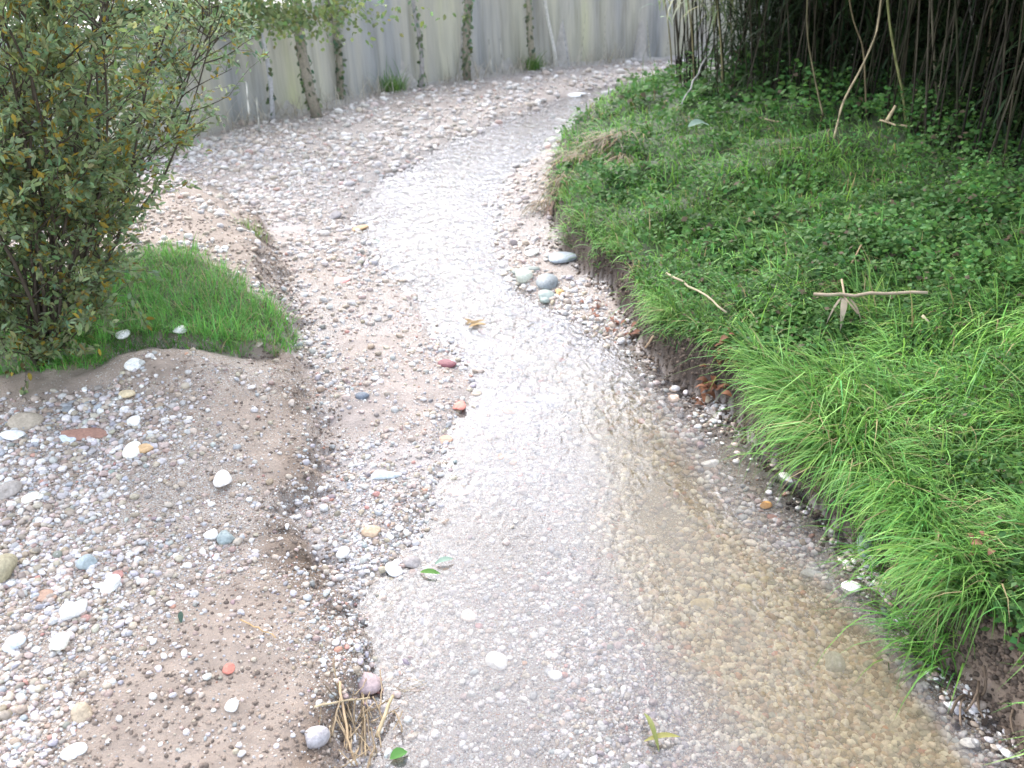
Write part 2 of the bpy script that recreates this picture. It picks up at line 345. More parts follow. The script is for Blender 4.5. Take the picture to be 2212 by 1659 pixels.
def water_material():
    m, nt, n, l, b = mat_base('water'); n.remove(b)
    geo = n.new('ShaderNodeNewGeometry')
    mp = n.new('ShaderNodeMapping'); mp.inputs['Scale'].default_value = (1.5, 1.0, 1); mp.inputs['Rotation'].default_value = (0, 0, R(-28)); l.new(geo.outputs['Position'], mp.inputs['Vector'])
    t1 = noise_node(n, l, mp.outputs[0], 7.5, 2, .5); t1.inputs['Distortion'].default_value = 1.0
    t2 = noise_node(n, l, mp.outputs[0], 26, 2, .5); t2.inputs['Distortion'].default_value = .6
    h = math_node(n, l, 'ADD', t1.outputs['Fac'], math_node(n, l, 'MULTIPLY', t2.outputs['Fac'], .18))
    bp = n.new('ShaderNodeBump'); bp.inputs['Strength'].default_value = 1.0; l.new(h, bp.inputs['Height']); rf = n.new('ShaderNodeAttribute'); rf.attribute_name = 'riffle'; cm = noise_node(n, l, geo.outputs['Position'], 1.6, 2); cr_ = n.new('ShaderNodeMapRange'); cr_.inputs['From Min'].default_value = .38; cr_.inputs['From Max'].default_value = .62; cr_.inputs['To Min'].default_value = .15; cr_.inputs['To Max'].default_value = 1.25; l.new(cm.outputs['Fac'], cr_.inputs['Value']); l.new(math_node(n, l, 'ADD', math_node(n, l, 'MULTIPLY', cr_.outputs[0], .006), math_node(n, l, 'MULTIPLY', rf.outputs['Fac'], .023)), bp.inputs['Distance'])
    fr = n.new('ShaderNodeFresnel'); fr.inputs['IOR'].default_value = 1.34; l.new(bp.outputs[0], fr.inputs['Normal'])
    gl = n.new('ShaderNodeBsdfGlossy'); gl.inputs['Color'].default_value = (.93, .95, 1.0, 1); gl.inputs['Roughness'].default_value = .07; l.new(bp.outputs[0], gl.inputs['Normal'])
    tp = n.new('ShaderNodeBsdfTransparent'); tp.inputs['Color'].default_value = (.95, .94, .92, 1)
    dep = n.new('ShaderNodeAttribute'); dep.attribute_name = 'depth'
    tc = n.new('ShaderNodeMix'); tc.data_type = 'RGBA'; tr_ = n.new('ShaderNodeMapRange'); tr_.inputs['From Min'].default_value = .03; tr_.inputs['From Max'].default_value = .11; l.new(dep.outputs['Fac'], tr_.inputs['Value']); l.new(tr_.outputs[0], tc.inputs[0]); tc.inputs[6].default_value = (.95, .94, .92, 1); tc.inputs[7].default_value = (.86, .80, .65, 1); l.new(tc.outputs[2], tp.inputs['Color'])
    df = n.new('ShaderNodeBsdfDiffuse'); mc = n.new('ShaderNodeMix'); mc.data_type = 'RGBA'
    mr = n.new('ShaderNodeMapRange'); mr.inputs['From Min'].default_value = .05; mr.inputs['From Max'].default_value = .10; l.new(dep.outputs['Fac'], mr.inputs['Value'])
    l.new(mr.outputs[0], mc.inputs[0]); mc.inputs[6].default_value = (.47, .455, .48, 1); mc.inputs[7].default_value = (.30, .26, .19, 1); l.new(mc.outputs[2], df.inputs['Color'])  # shallow murk tinted lavender to imitate sky reflection; the deep end is brown silt
    mk = math_node(n, l, 'SUBTRACT', 1.0, math_node(n, l, 'POWER', 2.718, math_node(n, l, 'MULTIPLY', dep.outputs['Fac'], -2.7)), True)
    m1 = n.new('ShaderNodeMixShader'); l.new(mk, m1.inputs[0]); l.new(tp.outputs[0], m1.inputs[1]); l.new(df.outputs[0], m1.inputs[2])
    m2 = n.new('ShaderNodeMixShader'); l.new(fr.outputs[0], m2.inputs[0]); l.new(m1.outputs[0], m2.inputs[1]); l.new(gl.outputs[0], m2.inputs[2])
    l.new(m2.outputs[0], n['Material Output'].inputs['Surface'])
    return m

# ------------------------------------------------------------------ ground sheet and stream
def axis(segs):
    out = [segs[0][0]]
    for a, b, st in segs: out += list(np.linspace(a, b, max(2, int(round((b - a) / st)) + 1))[1:])
    return np.array(out)
gx = axis([(-300, -70, 40), (-70, -12, 4), (-12, -6, .25), (-6, 6.5, .035), (6.5, 14, .25), (14, 70, 4), (70, 300, 40)])
gy = axis([(-300, -20, 40), (-20, 0, 2), (0, 1.6, .1), (1.6, 9.5, .033), (9.5, 21, .08), (21, 30, .5), (30, 90, 5), (90, 400, 40)])
GX, GY = np.meshgrid(gx, gy); fx_, fy_ = GX.ravel(), GY.ravel()
gz, rg = land(fx_, fy_)
nx, ny = len(gx), len(gy)
def bare(x, y):
    s = 0
    for bx, by, r in PATCH_BARE: s = s + np.exp(-((x - bx) ** 2 + (y - by) ** 2) / r ** 2)
    return np.clip(s, 0, 1)
def mix(a, b, f): return a * (1 - f[:, None]) + np.asarray(b)[None] * f[:, None]
br = bare(fx_, fy_)
n1 = fbm(fx_ * 1.3, fy_ * 1.3, 41, 4)
c = np.tile(np.array([[.41, .36, .335]]), (len(fx_), 1))                            # pale silt
c = mix(c, (.36, .30, .265), sstep(.45, .65, n1))
c = mix(c, (.42, .345, .285), sstep(0, .3, rg['L']) * .9)
c = mix(c, (.35, .275, .22), np.clip(br * 1.2, 0, 1) * sstep(0, .1, rg['L']))
c = mix(c, (.34, .30, .27), sstep(0, .15, rg['W']))
c = mix(c, (.29, .24, .17), sstep(0, .15, rg['W']) * sstep(6.5, 4, fy_) * np.exp(-(rg['c'] / .45) ** 2))
edge = lambda d, w0, w1: sstep(-w0, .02, d) * (1 - sstep(w1, w1 + .15, d))
c = mix(c, (.20, .145, .105), edge(rg['L'], .03, .14) * (.3 + .9 * vnoise(fx_ * 5, fy_ * 5, 3)))
c = mix(c, (.27, .215, .175), sstep(-.02, .08, rg['M']))
gl_ = sstep(-.05, .08, sdist(fx_, fy_, GRASS_L)); gl_ = gl_ * sstep(.03, .13, rg['M']); c = mix(c, (.07, .075, .03), gl_)
c = mix(c, (.06, .042, .031), edge(rg['R'], .04, .2)); mud_x, mud_y = P(2190, 1530, .15); c = mix(c, (.26, .19, .14), np.exp(-((fx_ - mud_x) ** 2 + (fy_ - mud_y) ** 2) / .5 ** 2) * sstep(-.05, 0, rg['R'])); c = mix(c, (.035, .055, .02), sstep(.15, .3, rg['R']) * (1 - np.exp(-((fx_ - mud_x) ** 2 + (fy_ - mud_y) ** 2) / .45 ** 2)))  # dark scarp soil, its colour also holding the shade of the undercut edge
c = mix(c, (.46, .43, .39), sstep(-.1, .4, rg['B']))
gravel = np.clip(1.05 - br, 0, 1) * (1 - sstep(0, .1, rg['R'])) * (1 - gl_) * (1 - sstep(0, .3, rg['B'])) * (1 - .8 * sstep(0, .1, rg['M']))
gravel = gravel * (1 - sstep(-.12, .0, rg['R']))
gravel = gravel * np.where(rg['W'] > 0, .8, 1) * (.6 + .6 * fbm(fx_ * 2, fy_ * 2, 55, 3))
i = np.arange(nx - 1)[None] + np.arange(ny - 1)[:, None] * nx
GF = np.stack([i, i + 1, i + nx + 1, i + nx], -1).reshape(-1, 4)
me = make_mesh('ground', np.stack([fx_, fy_, gz], -1), [GF], c, True, {'gravel': np.clip(gravel, 0, 1)})
M_GROUND = ground_material(); me.materials.append(M_GROUND)
ground = bpy.data.objects.new('ground', me); COL.objects.link(ground); tag(ground, 'silty stream valley floor with gravel bars and earth banks', 'ground', kind='structure')
# stream surface: the cells of the same grid that lie in or just beside the channel
inw = (rg['W'] > -.10).reshape(ny, nx) & (GX < 31) & (GY > -7)
cells = (inw[:-1, :-1] | inw[1:, :-1] | inw[:-1, 1:] | inw[1:, 1:]).ravel()
WF = GF[cells]; used = np.unique(WF); remap = np.full(len(fx_), -1); remap[used] = np.arange(len(used))
wz = .004 * (fbm(fx_[used] * 3, fy_[used] * 4, 61, 2) - .5) + .004
me = make_mesh('stream', np.stack([fx_[used], fy_[used], wz], -1), [remap[WF]], None, True, {'depth': np.maximum(-gz[used], 0), 'riffle': sstep(4.2, 7.5, fy_[used]) * (.75 + .5 * (fbm(fx_[used] * 1.2, fy_[used] * 1.2, 62, 2) - .2))})
me.materials.append(water_material())
stream = bpy.data.objects.new('stream', me); COL.objects.link(stream); tag(stream, 'shallow clear stream winding over the gravel', 'water', kind='structure')

# ------------------------------------------------------------------ gravel
PAL = [('white', (.76, .73, .70), .26), ('pale grey', (.50, .485, .48), .23), ('tan', (.42, .345, .27), .18), ('blue-grey', (.31, .33, .35), .09),
       ('brown', (.26, .19, .14), .12), ('pinkish', (.50, .385, .34), .09), ('red', (.42, .17, .12), .016), ('dark grey', (.13, .13, .13), .034)]
PW = np.array([p[2] for p in PAL]); PW /= PW.sum(); PC = np.array([p[1] for p in PAL])
def cand(N, umin=-620, umax=2700, vmin=100, vmax=1900):
    u = RNG.uniform(umin, umax, N); v = RNG.uniform(vmin, vmax, N)
    x, y, z = on_ground(u, v)
    ok = (np.abs(x) < 12) & (y > 1.0) & (y < 26)
    x, y = x[ok], y[ok]; z, r = land(x, y)
    return x, y, z, r
def keep(m, *arrs): return [a[m] for a in arrs]
N = 285000
x, y, z, r = cand(N)
br = bare(x, y); gl_ = sdist(x, y, GRASS_L)
dens = np.where(r['W'] > 0, .62, .9) * (1 - .76 * br)
dens *= (.35 + 1.0 * sstep(.3, .6, fbm(x * 1.8, y * 1.8, 55, 3)))
dens = np.where((r['L'] > 0) & (r['L'] < .9) & (r['M'] < 0), dens * .55, dens)
dens = np.where(r['M'] > 0, dens * .6, dens); dens = np.where(gl_ > -.05, 0, dens); dens = np.where(r['R'] > -.02, 0, dens)
dens = np.where(r['B'] > .1, 0, dens)
dens = np.where((r['R'] > -.25) & (r['W'] < .2), dens * .55, dens)
deep = np.exp(-(r['c'] / .35) ** 2) * (r['W'] > .1) * (y < 7); dens = dens * (1 - .3 * deep)
m = RNG.uniform(size=len(x)) < dens
x, y, z = x[m], y[m], z[m]; W_, L_, R_ = r['W'][m], r['L'][m], r['R'][m]
dist = np.sqrt(x ** 2 + y ** 2 + (CAM_H - z) ** 2)
size = .00165 * dist * np.exp(RNG.normal(0, .50, len(x)))                             # half long axis
size = size * np.where((L_ > 0) & (x < -1.6), 1.12, 1) * np.where((W_ > 0) & (x > .9) & (y < 6), 1.25, 1)
size = size * np.where(deep[m] > .3, 1.7, 1); size = np.clip(size, .004, .0052 * dist)
ci = RNG.choice(len(PAL), len(x), p=PW); muddy = (L_ > 0) & (RNG.uniform(size=len(x)) < .35); ci = np.where(muddy, RNG.choice([1, 2, 4, 5, 3], len(x), p=[.2, .3, .3, .1, .1]), ci)
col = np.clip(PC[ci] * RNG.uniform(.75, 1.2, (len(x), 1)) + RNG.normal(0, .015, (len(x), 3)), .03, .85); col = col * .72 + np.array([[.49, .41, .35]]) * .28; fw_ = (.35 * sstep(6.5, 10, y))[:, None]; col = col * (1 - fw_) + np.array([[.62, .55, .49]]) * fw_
rb_ = RNG.uniform(.6, .95, len(x)); rc_ = RNG.uniform(.4, .72, len(x)); azp = RNG.uniform(0, 6.28, len(x)); tl = RNG.normal(0, .22, len(x))
pz = z + size * rc_ * RNG.uniform(-.1, .55, len(x))
pxs = size / dist * FPX * 2
U, V_, _ = to_px(x, y, z)
inside = (U > 20) & (U < 2190) & (V_ > 130) & (V_ < 1640)
order = np.argsort(-pxs * inside)
big = order[:130]; isbig = np.zeros(len(x), bool); isbig[big] = True
gr = MB(); sm = (~isbig) & (pxs < 11); md = (~isbig) & ~sm
for mm, sub in ((sm, 0), (md, 1)):
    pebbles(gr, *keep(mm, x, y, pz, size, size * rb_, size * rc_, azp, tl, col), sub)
go = gr.build('gravel', M_STONE); tag(go, 'loose multicoloured river gravel covering the bars and stream bed', 'gravel', kind='stuff')
qx, qy, qz, r = cand(60000, -450, 760, 380, 1800)
dns = np.exp(-(np.abs(r['L'] - .0) / .13) ** 2) * .55 * fbm(qx * 3, qy * 3, 17, 2) + np.exp(-(np.abs(r['M'] - .0) / .12) ** 2) * .6 + .32 * (r['M'] > .05) + .10 * bare(qx, qy) * (r['L'] > 0)
m = (RNG.uniform(size=len(qx)) < dns) & (sdist(qx, qy, GRASS_L) < -.04) & (r['L'] > -.15); qx, qy, qz = qx[m], qy[m], qz[m]; n = len(qx)
sz = .0019 * np.sqrt(qx * qx + qy * qy + 7) * np.exp(RNG.normal(0, .6, n)); sz = np.clip(sz, .003, .012); cb = MB()
pebbles(cb, qx, qy, qz, sz, sz * RNG.uniform(.6, 1, n), sz * RNG.uniform(.4, .8, n), RNG.uniform(0, 6.28, n), RNG.normal(0, .4, n), np.array([[.21, .16, .125]]) * RNG.uniform(.5, 1.35, (n, 1)), 1, (1, 3, 5, 7, 9))
bx_, by_, bz_, r = cand(90000, 1150, 2400, 180, 1850)
m = (RNG.uniform(size=len(bx_)) < .8 * np.exp(-(np.abs(r['R'] - .03) / .10) ** 2)); bx_, by_, bz_ = bx_[m], by_[m], bz_[m]; n = len(bx_)
sz = np.clip(.0026 * np.sqrt(bx_ ** 2 + by_ ** 2 + 7) * np.exp(RNG.normal(0, .6, n)), .004, .017)
pebbles(cb, bx_, by_, bz_, sz, sz * RNG.uniform(.6, 1, n), sz * RNG.uniform(.4, .8, n), RNG.uniform(0, 6.28, n), RNG.normal(0, .5, n), np.array([[.085, .06, .044]]) * RNG.uniform(.4, 1.7, (n, 1)), 1, (1, 3, 5, 7, 9))
tag(cb.build('soil_clods', M_MUD), 'crumbled brown soil lumps along the eroded edges of both banks', 'soil', kind='stuff')
ZONES = {'bar': 'on the raised gravel bar at left', 'beach': 'on the low beach left of the stream', 'far': 'on the distant gravel bar at the bend', 'bed': 'in the shallow stream bed', 'shore': 'on the narrow right shore'}
def stone(x, y, z, a, b, c, az, tilt, col, label, group=None, name='pebble', cat='stone', seed=1, sub=2):
    mb = MB(); one = lambda q: np.array([float(q)])
    pebbles(mb, one(x), one(y), one(z), one(a), one(b), one(c), one(az), one(tilt), np.array([col]), sub, (seed,))
    o = mb.build(name, M_STONE, loc=(float(x), float(y), float(z))); return tag(o, label, cat, group)
for k in big:
    zn = 'bed' if W_[k] > 0 else 'bar' if L_[k] > 0 else 'far' if y[k] > 8.5 else 'shore' if R_[k] > -.9 and x[k] > 0 else 'beach'
    nm = PAL[ci[k]][0]
    stone(x[k], y[k], pz[k], size[k], size[k] * rb_[k], size[k] * rc_[k], azp[k], tl[k], col[k], f'one of the larger {nm} pebbles lying {ZONES[zn]}', f'larger {nm} pebbles {ZONES[zn]}', seed=int(k) % 9 + 1)

# stones one can point to: photo position, width and height in photo pixels
ST = [
 (1128, 606, 58, 46, (.52, .53, .44), 'boulder', 'white mossy boulder standing at the right edge of the stream'),
 (1188, 617, 60, 36, (.24, .26, .265), 'boulder', 'smooth mid-grey boulder on the right shore, behind the pale green one'),
 (1178, 650, 46, 44, (.33, .37, .33), 'boulder', 'pale green-grey boulder washed by the stream, lowest of the shore boulders'),
 (1215, 563, 74, 30, (.29, .32, .35), 'boulder', 'flat blue-grey slab lying under the grass of the right bank'),
 (1140, 586, 66, 22, (.24, .26, .23), 'boulder', 'low dark wet rock just behind the white mossy boulder'),
 (1208, 634, 20, 14, (.50, .34, .14), 'pebble', 'small ochre stone beside the grey shore boulder'),
 (1148, 548, 24, 14, (.74, .70, .62), 'pebble', 'white stone on the right shore above the boulders'),
 (990, 880, 36, 27, (.56, .21, .16), 'brick_fragment', 'bright red brick fragment at the left edge of the stream'),
 (958, 951, 34, 15, (.52, .30, .21), 'brick_fragment', 'flat orange brick chip at the water edge, below the red one'),
 (985, 1065, 50, 20, (.58, .38, .30), 'brick_fragment', 'flat pinkish tile shard at the left edge of the shallows'),
 (1122, 863, 42, 19, (.66, .44, .40), 'brick_fragment', 'pale pink tile shard lying in the clear stream'),
 (1098, 890, 34, 20, (.42, .22, .11), 'pebble', 'rust-brown stone lying in the stream beside the pink shard'),
 (1082, 990, 18, 20, (.42, .22, .09), 'pebble', 'small rusty stone standing up in the stream shallows'),
 (970, 788, 40, 20, (.22, .08, .09), 'pebble', 'dark maroon stone at the stream edge above the red brick'),
 (785, 857, 30, 17, (.16, .18, .21), 'pebble', 'slate-blue stone alone on the pale silt of the beach'),
 (830, 1030, 70, 22, (.46, .49, .50), 'pebble', 'long pale blue-grey stone lying across the beach silt'),
 (775, 494, 30, 14, (.52, .34, .18), 'pebble', 'tan stone at the left edge of the upper stream'),
 (812, 522, 18, 10, (.18, .24, .17), 'pebble', 'small dark green stone in the upper stream shallows'),
 (720, 470, 28, 16, (.24, .22, .22), 'pebble', 'dark grey stone in the pale gravel beside the upper stream'),
 (735, 605, 38, 14, (.64, .30, .27), 'brick_fragment', 'reddish brick chip in the pale gravel right of the grassy mound'),
 (292, 791, 31, 26, (.82, .80, .75), 'cobble', 'round white cobble on the gravel pile below the grass'),
 (270, 742, 26, 18, (.72, .70, .66), 'pebble', 'white stone at the edge of grass and gravel pile'),
 (395, 735, 24, 16, (.76, .74, .70), 'pebble', 'pale stone on the crest of the gravel pile'),
 (275, 855, 32, 22, (.62, .50, .32), 'cobble', 'tan cobble in a small cluster on the left bar'),
 (285, 976, 36, 26, (.80, .77, .66), 'cobble', 'cream oval cobble in the middle of the left bar, beside a small orange one'),
 (312, 972, 26, 18, (.58, .38, .20), 'pebble', 'orange-tan pebble touching the cream oval cobble'),
 (290, 916, 28, 30, (.80, .78, .74), 'cobble', 'white upright cobble above the cream oval one'),
 (176, 940, 74, 24, (.33, .18, .13), 'brick_fragment', 'long red-brown brick piece lying on the left bar'),
 (148, 948, 40, 22, (.56, .60, .62), 'cobble', 'blue-white cobble against the long brick piece'),
 (32, 944, 44, 18, (.74, .72, .70), 'cobble', 'flat white cobble near the left edge of the bar'),
 (58, 912, 46, 32, (.40, .33, .25), 'cobble', 'brown rounded cobble at upper left of the bar'),
 (15, 1066, 48, 46, (.38, .33, .29), 'cobble', 'large taupe round cobble cut by the left edge of the view'),
 (72, 1074, 44, 26, (.76, .72, .60), 'cobble', 'cream cobble next to the large taupe one'),
 (12, 1240, 56, 70, (.36, .31, .20), 'boulder', 'largest olive-tan boulder at the left edge of the gravel bar'),
 (480, 1042, 36, 36, (.78, .73, .68), 'cobble', 'large white cobble at the right side of the left bar'),
 (490, 1167, 34, 28, (.28, .32, .31), 'cobble', 'dark grey-green cobble on the left bar'),
 (452, 1160, 38, 22, (.80, .78, .74), 'cobble', 'white oval cobble touching the grey-green one'),
 (190, 1220, 30, 30, (.34, .38, .38), 'cobble', 'round blue-grey cobble among white gravel'),
 (240, 1266, 36, 28, (.80, .78, .74), 'cobble', 'white egg-shaped cobble below the round blue-grey one'),
 (253, 1242, 30, 20, (.38, .19, .16), 'brick_fragment', 'dark red brick chip beside the egg-shaped white cobble'),
 (98, 1288, 42, 20, (.38, .24, .17), 'brick_fragment', 'rusty brick chip on the lower left bar'),
 (165, 1322, 44, 42, (.80, .77, .72), 'cobble', 'lumpy white cobble on the lower left bar'),
 (32, 1396, 40, 32, (.66, .70, .74), 'cobble', 'bluish white cobble near the lower left edge'),
 (132, 1390, 42, 34, (.72, .68, .58), 'cobble', 'angular cream stone on the lower left bar'),
 (492, 1446, 22, 20, (.52, .19, .14), 'brick_fragment', 'small bright red brick chip on the brown mud'),
 (502, 1530, 26, 24, (.82, .80, .75), 'cobble', 'white pebble alone on the bare brown mud'),
 (680, 1592, 46, 38, (.38, .35, .35), 'cobble', 'round grey cobble beside the straw debris'),
 (790, 1485, 66, 36, (.42, .32, .31), 'boulder', 'flat purplish stone at the water edge above the straw debris'),
 (160, 1625, 44, 24, (.78, .77, .74), 'cobble', 'white cobble at the bottom of the left bar'),
 (182, 1540, 36, 28, (.42, .33, .23), 'cobble', 'tan cobble near the bottom of the left bar'),
 (895, 1222, 40, 30, (.33, .29, .27), 'cobble', 'brown-grey cobble where the beach meets the shallows'),
 (850, 1232, 44, 30, (.78, .76, .73), 'cobble', 'white cobble beside the brown-grey one at the shallows'),
 (740, 1194, 30, 22, (.80, .77, .72), 'cobble', 'white oval pebble on the lower beach'),
 (805, 1152, 42, 26, (.50, .36, .24), 'cobble', 'ochre cobble on the lower beach'),
 (1077, 1436, 44, 36, (.82, .80, .75), 'cobble', 'bright white cobble standing out of the shallows'),
 (1195, 1460, 24, 20, (.80, .79, .76), 'cobble', 'small white stone in the shallows right of the bright cobble'),
 (1013, 1334, 32, 22, (.68, .56, .46), 'cobble', 'pinkish pebble under the shallow water'),
 (1795, 1436, 36, 34, (.44, .50, .54), 'cobble', 'pale blue stone under the brown water near the right bank'),
 (1515, 1310, 44, 26, (.56, .48, .32), 'cobble', 'olive-yellow cobble under the brown channel water'),
 (1598, 1272, 36, 22, (.66, .62, .50), 'cobble', 'cream pebble under the channel water'),
 (1527, 1004, 44, 17, (.80, .77, .72), 'cobble', 'flat white stone on the right shore below the overhanging grass'),
 (1732, 1270, 0, 0, None, None, None),
 (1836, 1275, 38, 22, (.80, .77, .72), 'cobble', 'white oval stone by the foot of the right bank'),
 (1704, 1042, 32, 32, (.76, .70, .66), 'cobble', 'white knobbly stone at the foot of the bank'),
 (1652, 1092, 20, 18, (.52, .27, .08), 'pebble', 'small orange pebble in the right shallows'),
 (1755, 1240, 56, 18, (.44, .46, .48), 'pebble', 'long slate-grey stone by the right bank'),
 (1870, 1190, 46, 56, (.24, .29, .26), 'boulder', 'dark green-grey boulder tucked beneath the overhanging grass'),
 (1913, 1328, 20, 20, (.05, .055, .07), 'pebble', 'small black stone at the foot of the right bank'),
 (2090, 1605, 44, 22, (.78, .74, .68), 'cobble', 'cream stone at the lower right corner of the stream'),
 (1460, 862, 26, 20, (.66, .52, .42), 'cobble', 'pinkish stone at the shore below the brown leaf litter'),
 (1570, 210, 0, 0, None, None, None),
 (1240, 207, 50, 7, (.6, .6, .6), 'boulder', 'long pale flat rock in the far stream'),
 (1213, 262, 24, 10, (.74, .74, .72), 'cobble', 'white rock at the left edge of the far stream'),
]
for q, (u, v, w, h, cc, nm, lab) in enumerate(ST):
    if not w: continue
    X, Y, Z = (float(t) for t in on_ground(u, v)); d = math.sqrt(X * X + Y * Y + (CAM_H - Z) ** 2)
    a = w / FPX * d / 2; sinv = (CAM_H - Z) / d; hh = h / FPX * d / 2
    fl = nm == 'brick_fragment'
    if nm == 'boulder' and 1100 < u < 1230: a *= .86; hh *= .86
    cz = min(a, hh) * (.42 if fl else .72); b = max(.5 * a, min(a * 1.3, math.sqrt(max(hh * hh - (cz * math.sqrt(1 - sinv * sinv)) ** 2, (hh * .5) ** 2)) / sinv))
    stone(X, Y, Z + cz * .45, a, b, cz, RNG.uniform(-.25, .25), RNG.normal(0, .08), cc, lab, None, nm, 'brick' if fl else 'stone', q * 2 + (1 if fl else 0), 3)

# ------------------------------------------------------------------ green cover
def green(x, y, base, amp, seed, s=2.0):
    b = np.array(base); t = fbm(x * s, y * s, seed, 3)[:, None]
    c = b[None] * (1 - amp + 2 * amp * t) * RNG.uniform(.7, 1.35, (len(x), 1))
    c = c * np.stack([1 + RNG.normal(0, .12, len(x)), np.ones(len(x)), 1 + RNG.normal(0, .15, len(x))], -1)
    return np.clip(c, .004, .6)
def cand_bank(N, vmin=120, vmax=1800, umin=1150, umax=3500):
    u = RNG.uniform(umin, umax, N); v = RNG.uniform(vmin, vmax, N)
    x, y, z = on_ground(u, v, .5); ok = (y > 1.2) & (y < 18) & (x < 10) & (x > 0)
    x, y = x[ok], y[ok]; z, r = land(x, y); return x, y, z, r
LEAFY = [tuple(float(t) for t in P(u_, v_, .6)) + (r_,) for u_, v_, r_ in ((1760, 520, 1.0), (1620, 560, .6), (1960, 640, .75), (2150, 800, .6), (1480, 720, .42), (1440, 380, .9), (1550, 290, 1.1), (2180, 1000, .45), (1480, 790, .3), (2050, 520, .8), (1700, 690, .4), (2000, 980, .3))]
def leafiness(x, y):
    s = 0
    for a, b, r_ in LEAFY: s = s + np.exp(-(((x - a) ** 2 + (y - b) ** 2) / r_ ** 2) ** 1.5)
    return np.clip(s * .85 + 1.2 * (fbm(x * 2.4 + 3, y * 2.0, 77, 3) - .60), 0, 1)
CLEAR = [(float(P(u_, v_, .15)[0]), float(P(u_, v_, .15)[1]), r_) for u_, v_, r_ in ((2210, 1510, .58), (1535, 835, .26), (1470, 800, .22), (2130, 1250, .10), (1330, 620, .25))]
def clear(x, y):
    s = 0
    for a, b, r_ in CLEAR: s = s + 1.3 * np.exp(-((x - a) ** 2 + (y - b) ** 2) / r_ ** 2)
    return np.clip(1 - s, 0, 1)
# grass on the right bank
x, y, z, r = cand_bank(205000)
m = (r['R'] > .03) & (sdist(x, y, THICKET) < .3); x, y, z, dR = x[m], y[m], z[m], r['R'][m]
lf = leafiness(x, y); near = sstep(7.5, 4.5, y)
dth = sdist(x, y, THICKET)
m = RNG.uniform(size=len(x)) < np.clip(1 - .72 * lf * (1 - .45 * near) - .75 * sstep(-1.2, .1, dth), .05, 1) * clear(x, y)
x, y, z, dR, near, dth = x[m], y[m], z[m], dR[m], near[m], dth[m]
n = len(x); d = np.sqrt(x * x + y * y + 6)
edgef = np.exp(-dR / .35)
az = np.pi + .5 + 5.5 * (fbm(x * 2.6, y * 2.6, 71, 2) - .5) + RNG.normal(0, .7, n)
ln = (.15 + .11 * near + .03 * edgef * near) * np.exp(RNG.normal(0, .3, n))
wd = np.maximum(.0045 + .0055 * near, .0016 * d) * RNG.uniform(.7, 1.3, n)
e0 = RNG.uniform(.6, 1.55, n); e1 = e0 - RNG.uniform(.2, 2.1, n) - .5 * edgef - .35 * near
tuft = fbm(x * 5, y * 5, 91, 2); ln *= .6 + .9 * tuft
colr = green(x, y, (.142, .288, .064), .65, 15); light = RNG.uniform(size=n) < .22 + .1 * near
colr = np.where(light[:, None], colr * np.array([1.5, 1.35, 1.7]), colr)
dry = RNG.uniform(size=n) < .07; colr = np.where(dry[:, None], np.array([.36, .29, .15])[None] * RNG.uniform(.6, 1.2, (n, 1)), colr)
mb = MB(); blades(mb, np.stack([x, y, z - .01], -1), az, ln, wd, e0, e1, colr)
# leafy weeds on the right bank: small leaves in loose heads
x, y, z, r = cand_bank(110000)
dth = sdist(x, y, THICKET); lf = leafiness(x, y)
m = (r['R'] > .06) & (dth < 1.6) & (RNG.uniform(size=len(x)) < np.clip(.22 + .84 * lf + .9 * sstep(-1.3, -.1, dth), 0, 1) * (1 - .25 * sstep(6, 3.5, y)))
path_x, path_y, _ = on_ground(1790, 300); pb = np.exp(-((x - path_x) / .9) ** 2 - ((y - path_y) / .8) ** 2); m &= RNG.uniform(size=len(x)) > pb * .85; m &= (fbm(x * 4.5, y * 4.5, 37, 2) > .33) | (RNG.uniform(size=len(x)) < .4)
x, y, z, dth = x[m], y[m], z[m], dth[m]
mbw = MB()
for rep in range(3):
    n = len(x); hgt = (.04 + .30 * np.clip(fbm(x * 1.6, y * 1.6, 33, 3) - .25, 0, 1)) * RNG.uniform(.4, 1.3, n) + .44 * sstep(-.8, .2, dth) * RNG.uniform(0, 1, n) * fbm(x * 1.5, y * 1.5, 3, 2) * 1.4
    dist = np.sqrt(x * x + y * y + 5)
    pos = np.stack([x + RNG.normal(0, .03, n), y + RNG.normal(0, .03, n), z + hgt], -1)
    dr = np.stack([RNG.normal(size=n), RNG.normal(size=n), RNG.normal(-.1, .4, n)], -1); nr = np.stack([RNG.normal(0, .5, n) - .15, RNG.normal(0, .5, n) - .35, np.ones(n)], -1)
    L = np.maximum(.026, .0048 * dist) * (.55 + 1.3 * fbm(x * 1.3, y * 1.3, 57, 3) ** 1.3) * RNG.uniform(.6, 1.35, n)
    cw = green(x, y, (.076, .168, .042), .6, 47, 3); br_ = RNG.uniform(size=n) < .03; cw = np.where(br_[:, None], np.array([.16, .12, .08])[None], cw)
    leaves(mbw, pos, dr, nr, L, L * RNG.uniform(.55, .9, n), cw, LEAF4, LEAF4_F)
u = RNG.uniform(1150, 2500, 110000); v = RNG.uniform(180, 1800, 110000); x, y, z = on_ground(u, v, .35); z, r = land(x, y)
m = (r['R'] > .03) & (r['R'] < .34) & (y > 1.2) & (y < 17.5); x, y, z, dR = x[m], y[m], z[m], r['R'][m]; n = len(x)
gxx = land(x + .06, y)[1]['R'] - land(x - .06, y)[1]['R']; gyy = land(x, y + .06)[1]['R'] - land(x, y - .06)[1]['R']; near = sstep(8, 4, y); d = np.sqrt(x * x + y * y + 6)
mudc = clear(x, y); m = RNG.uniform(size=n) < mudc * np.clip(1.5 * (fbm(x * 2.6, y * 2.6, 14, 2) - .30), 0.03, 1); x, y, z, dR, gxx, gyy, near, d = keep(m, x, y, z, dR, gxx, gyy, near, d); n = len(x)
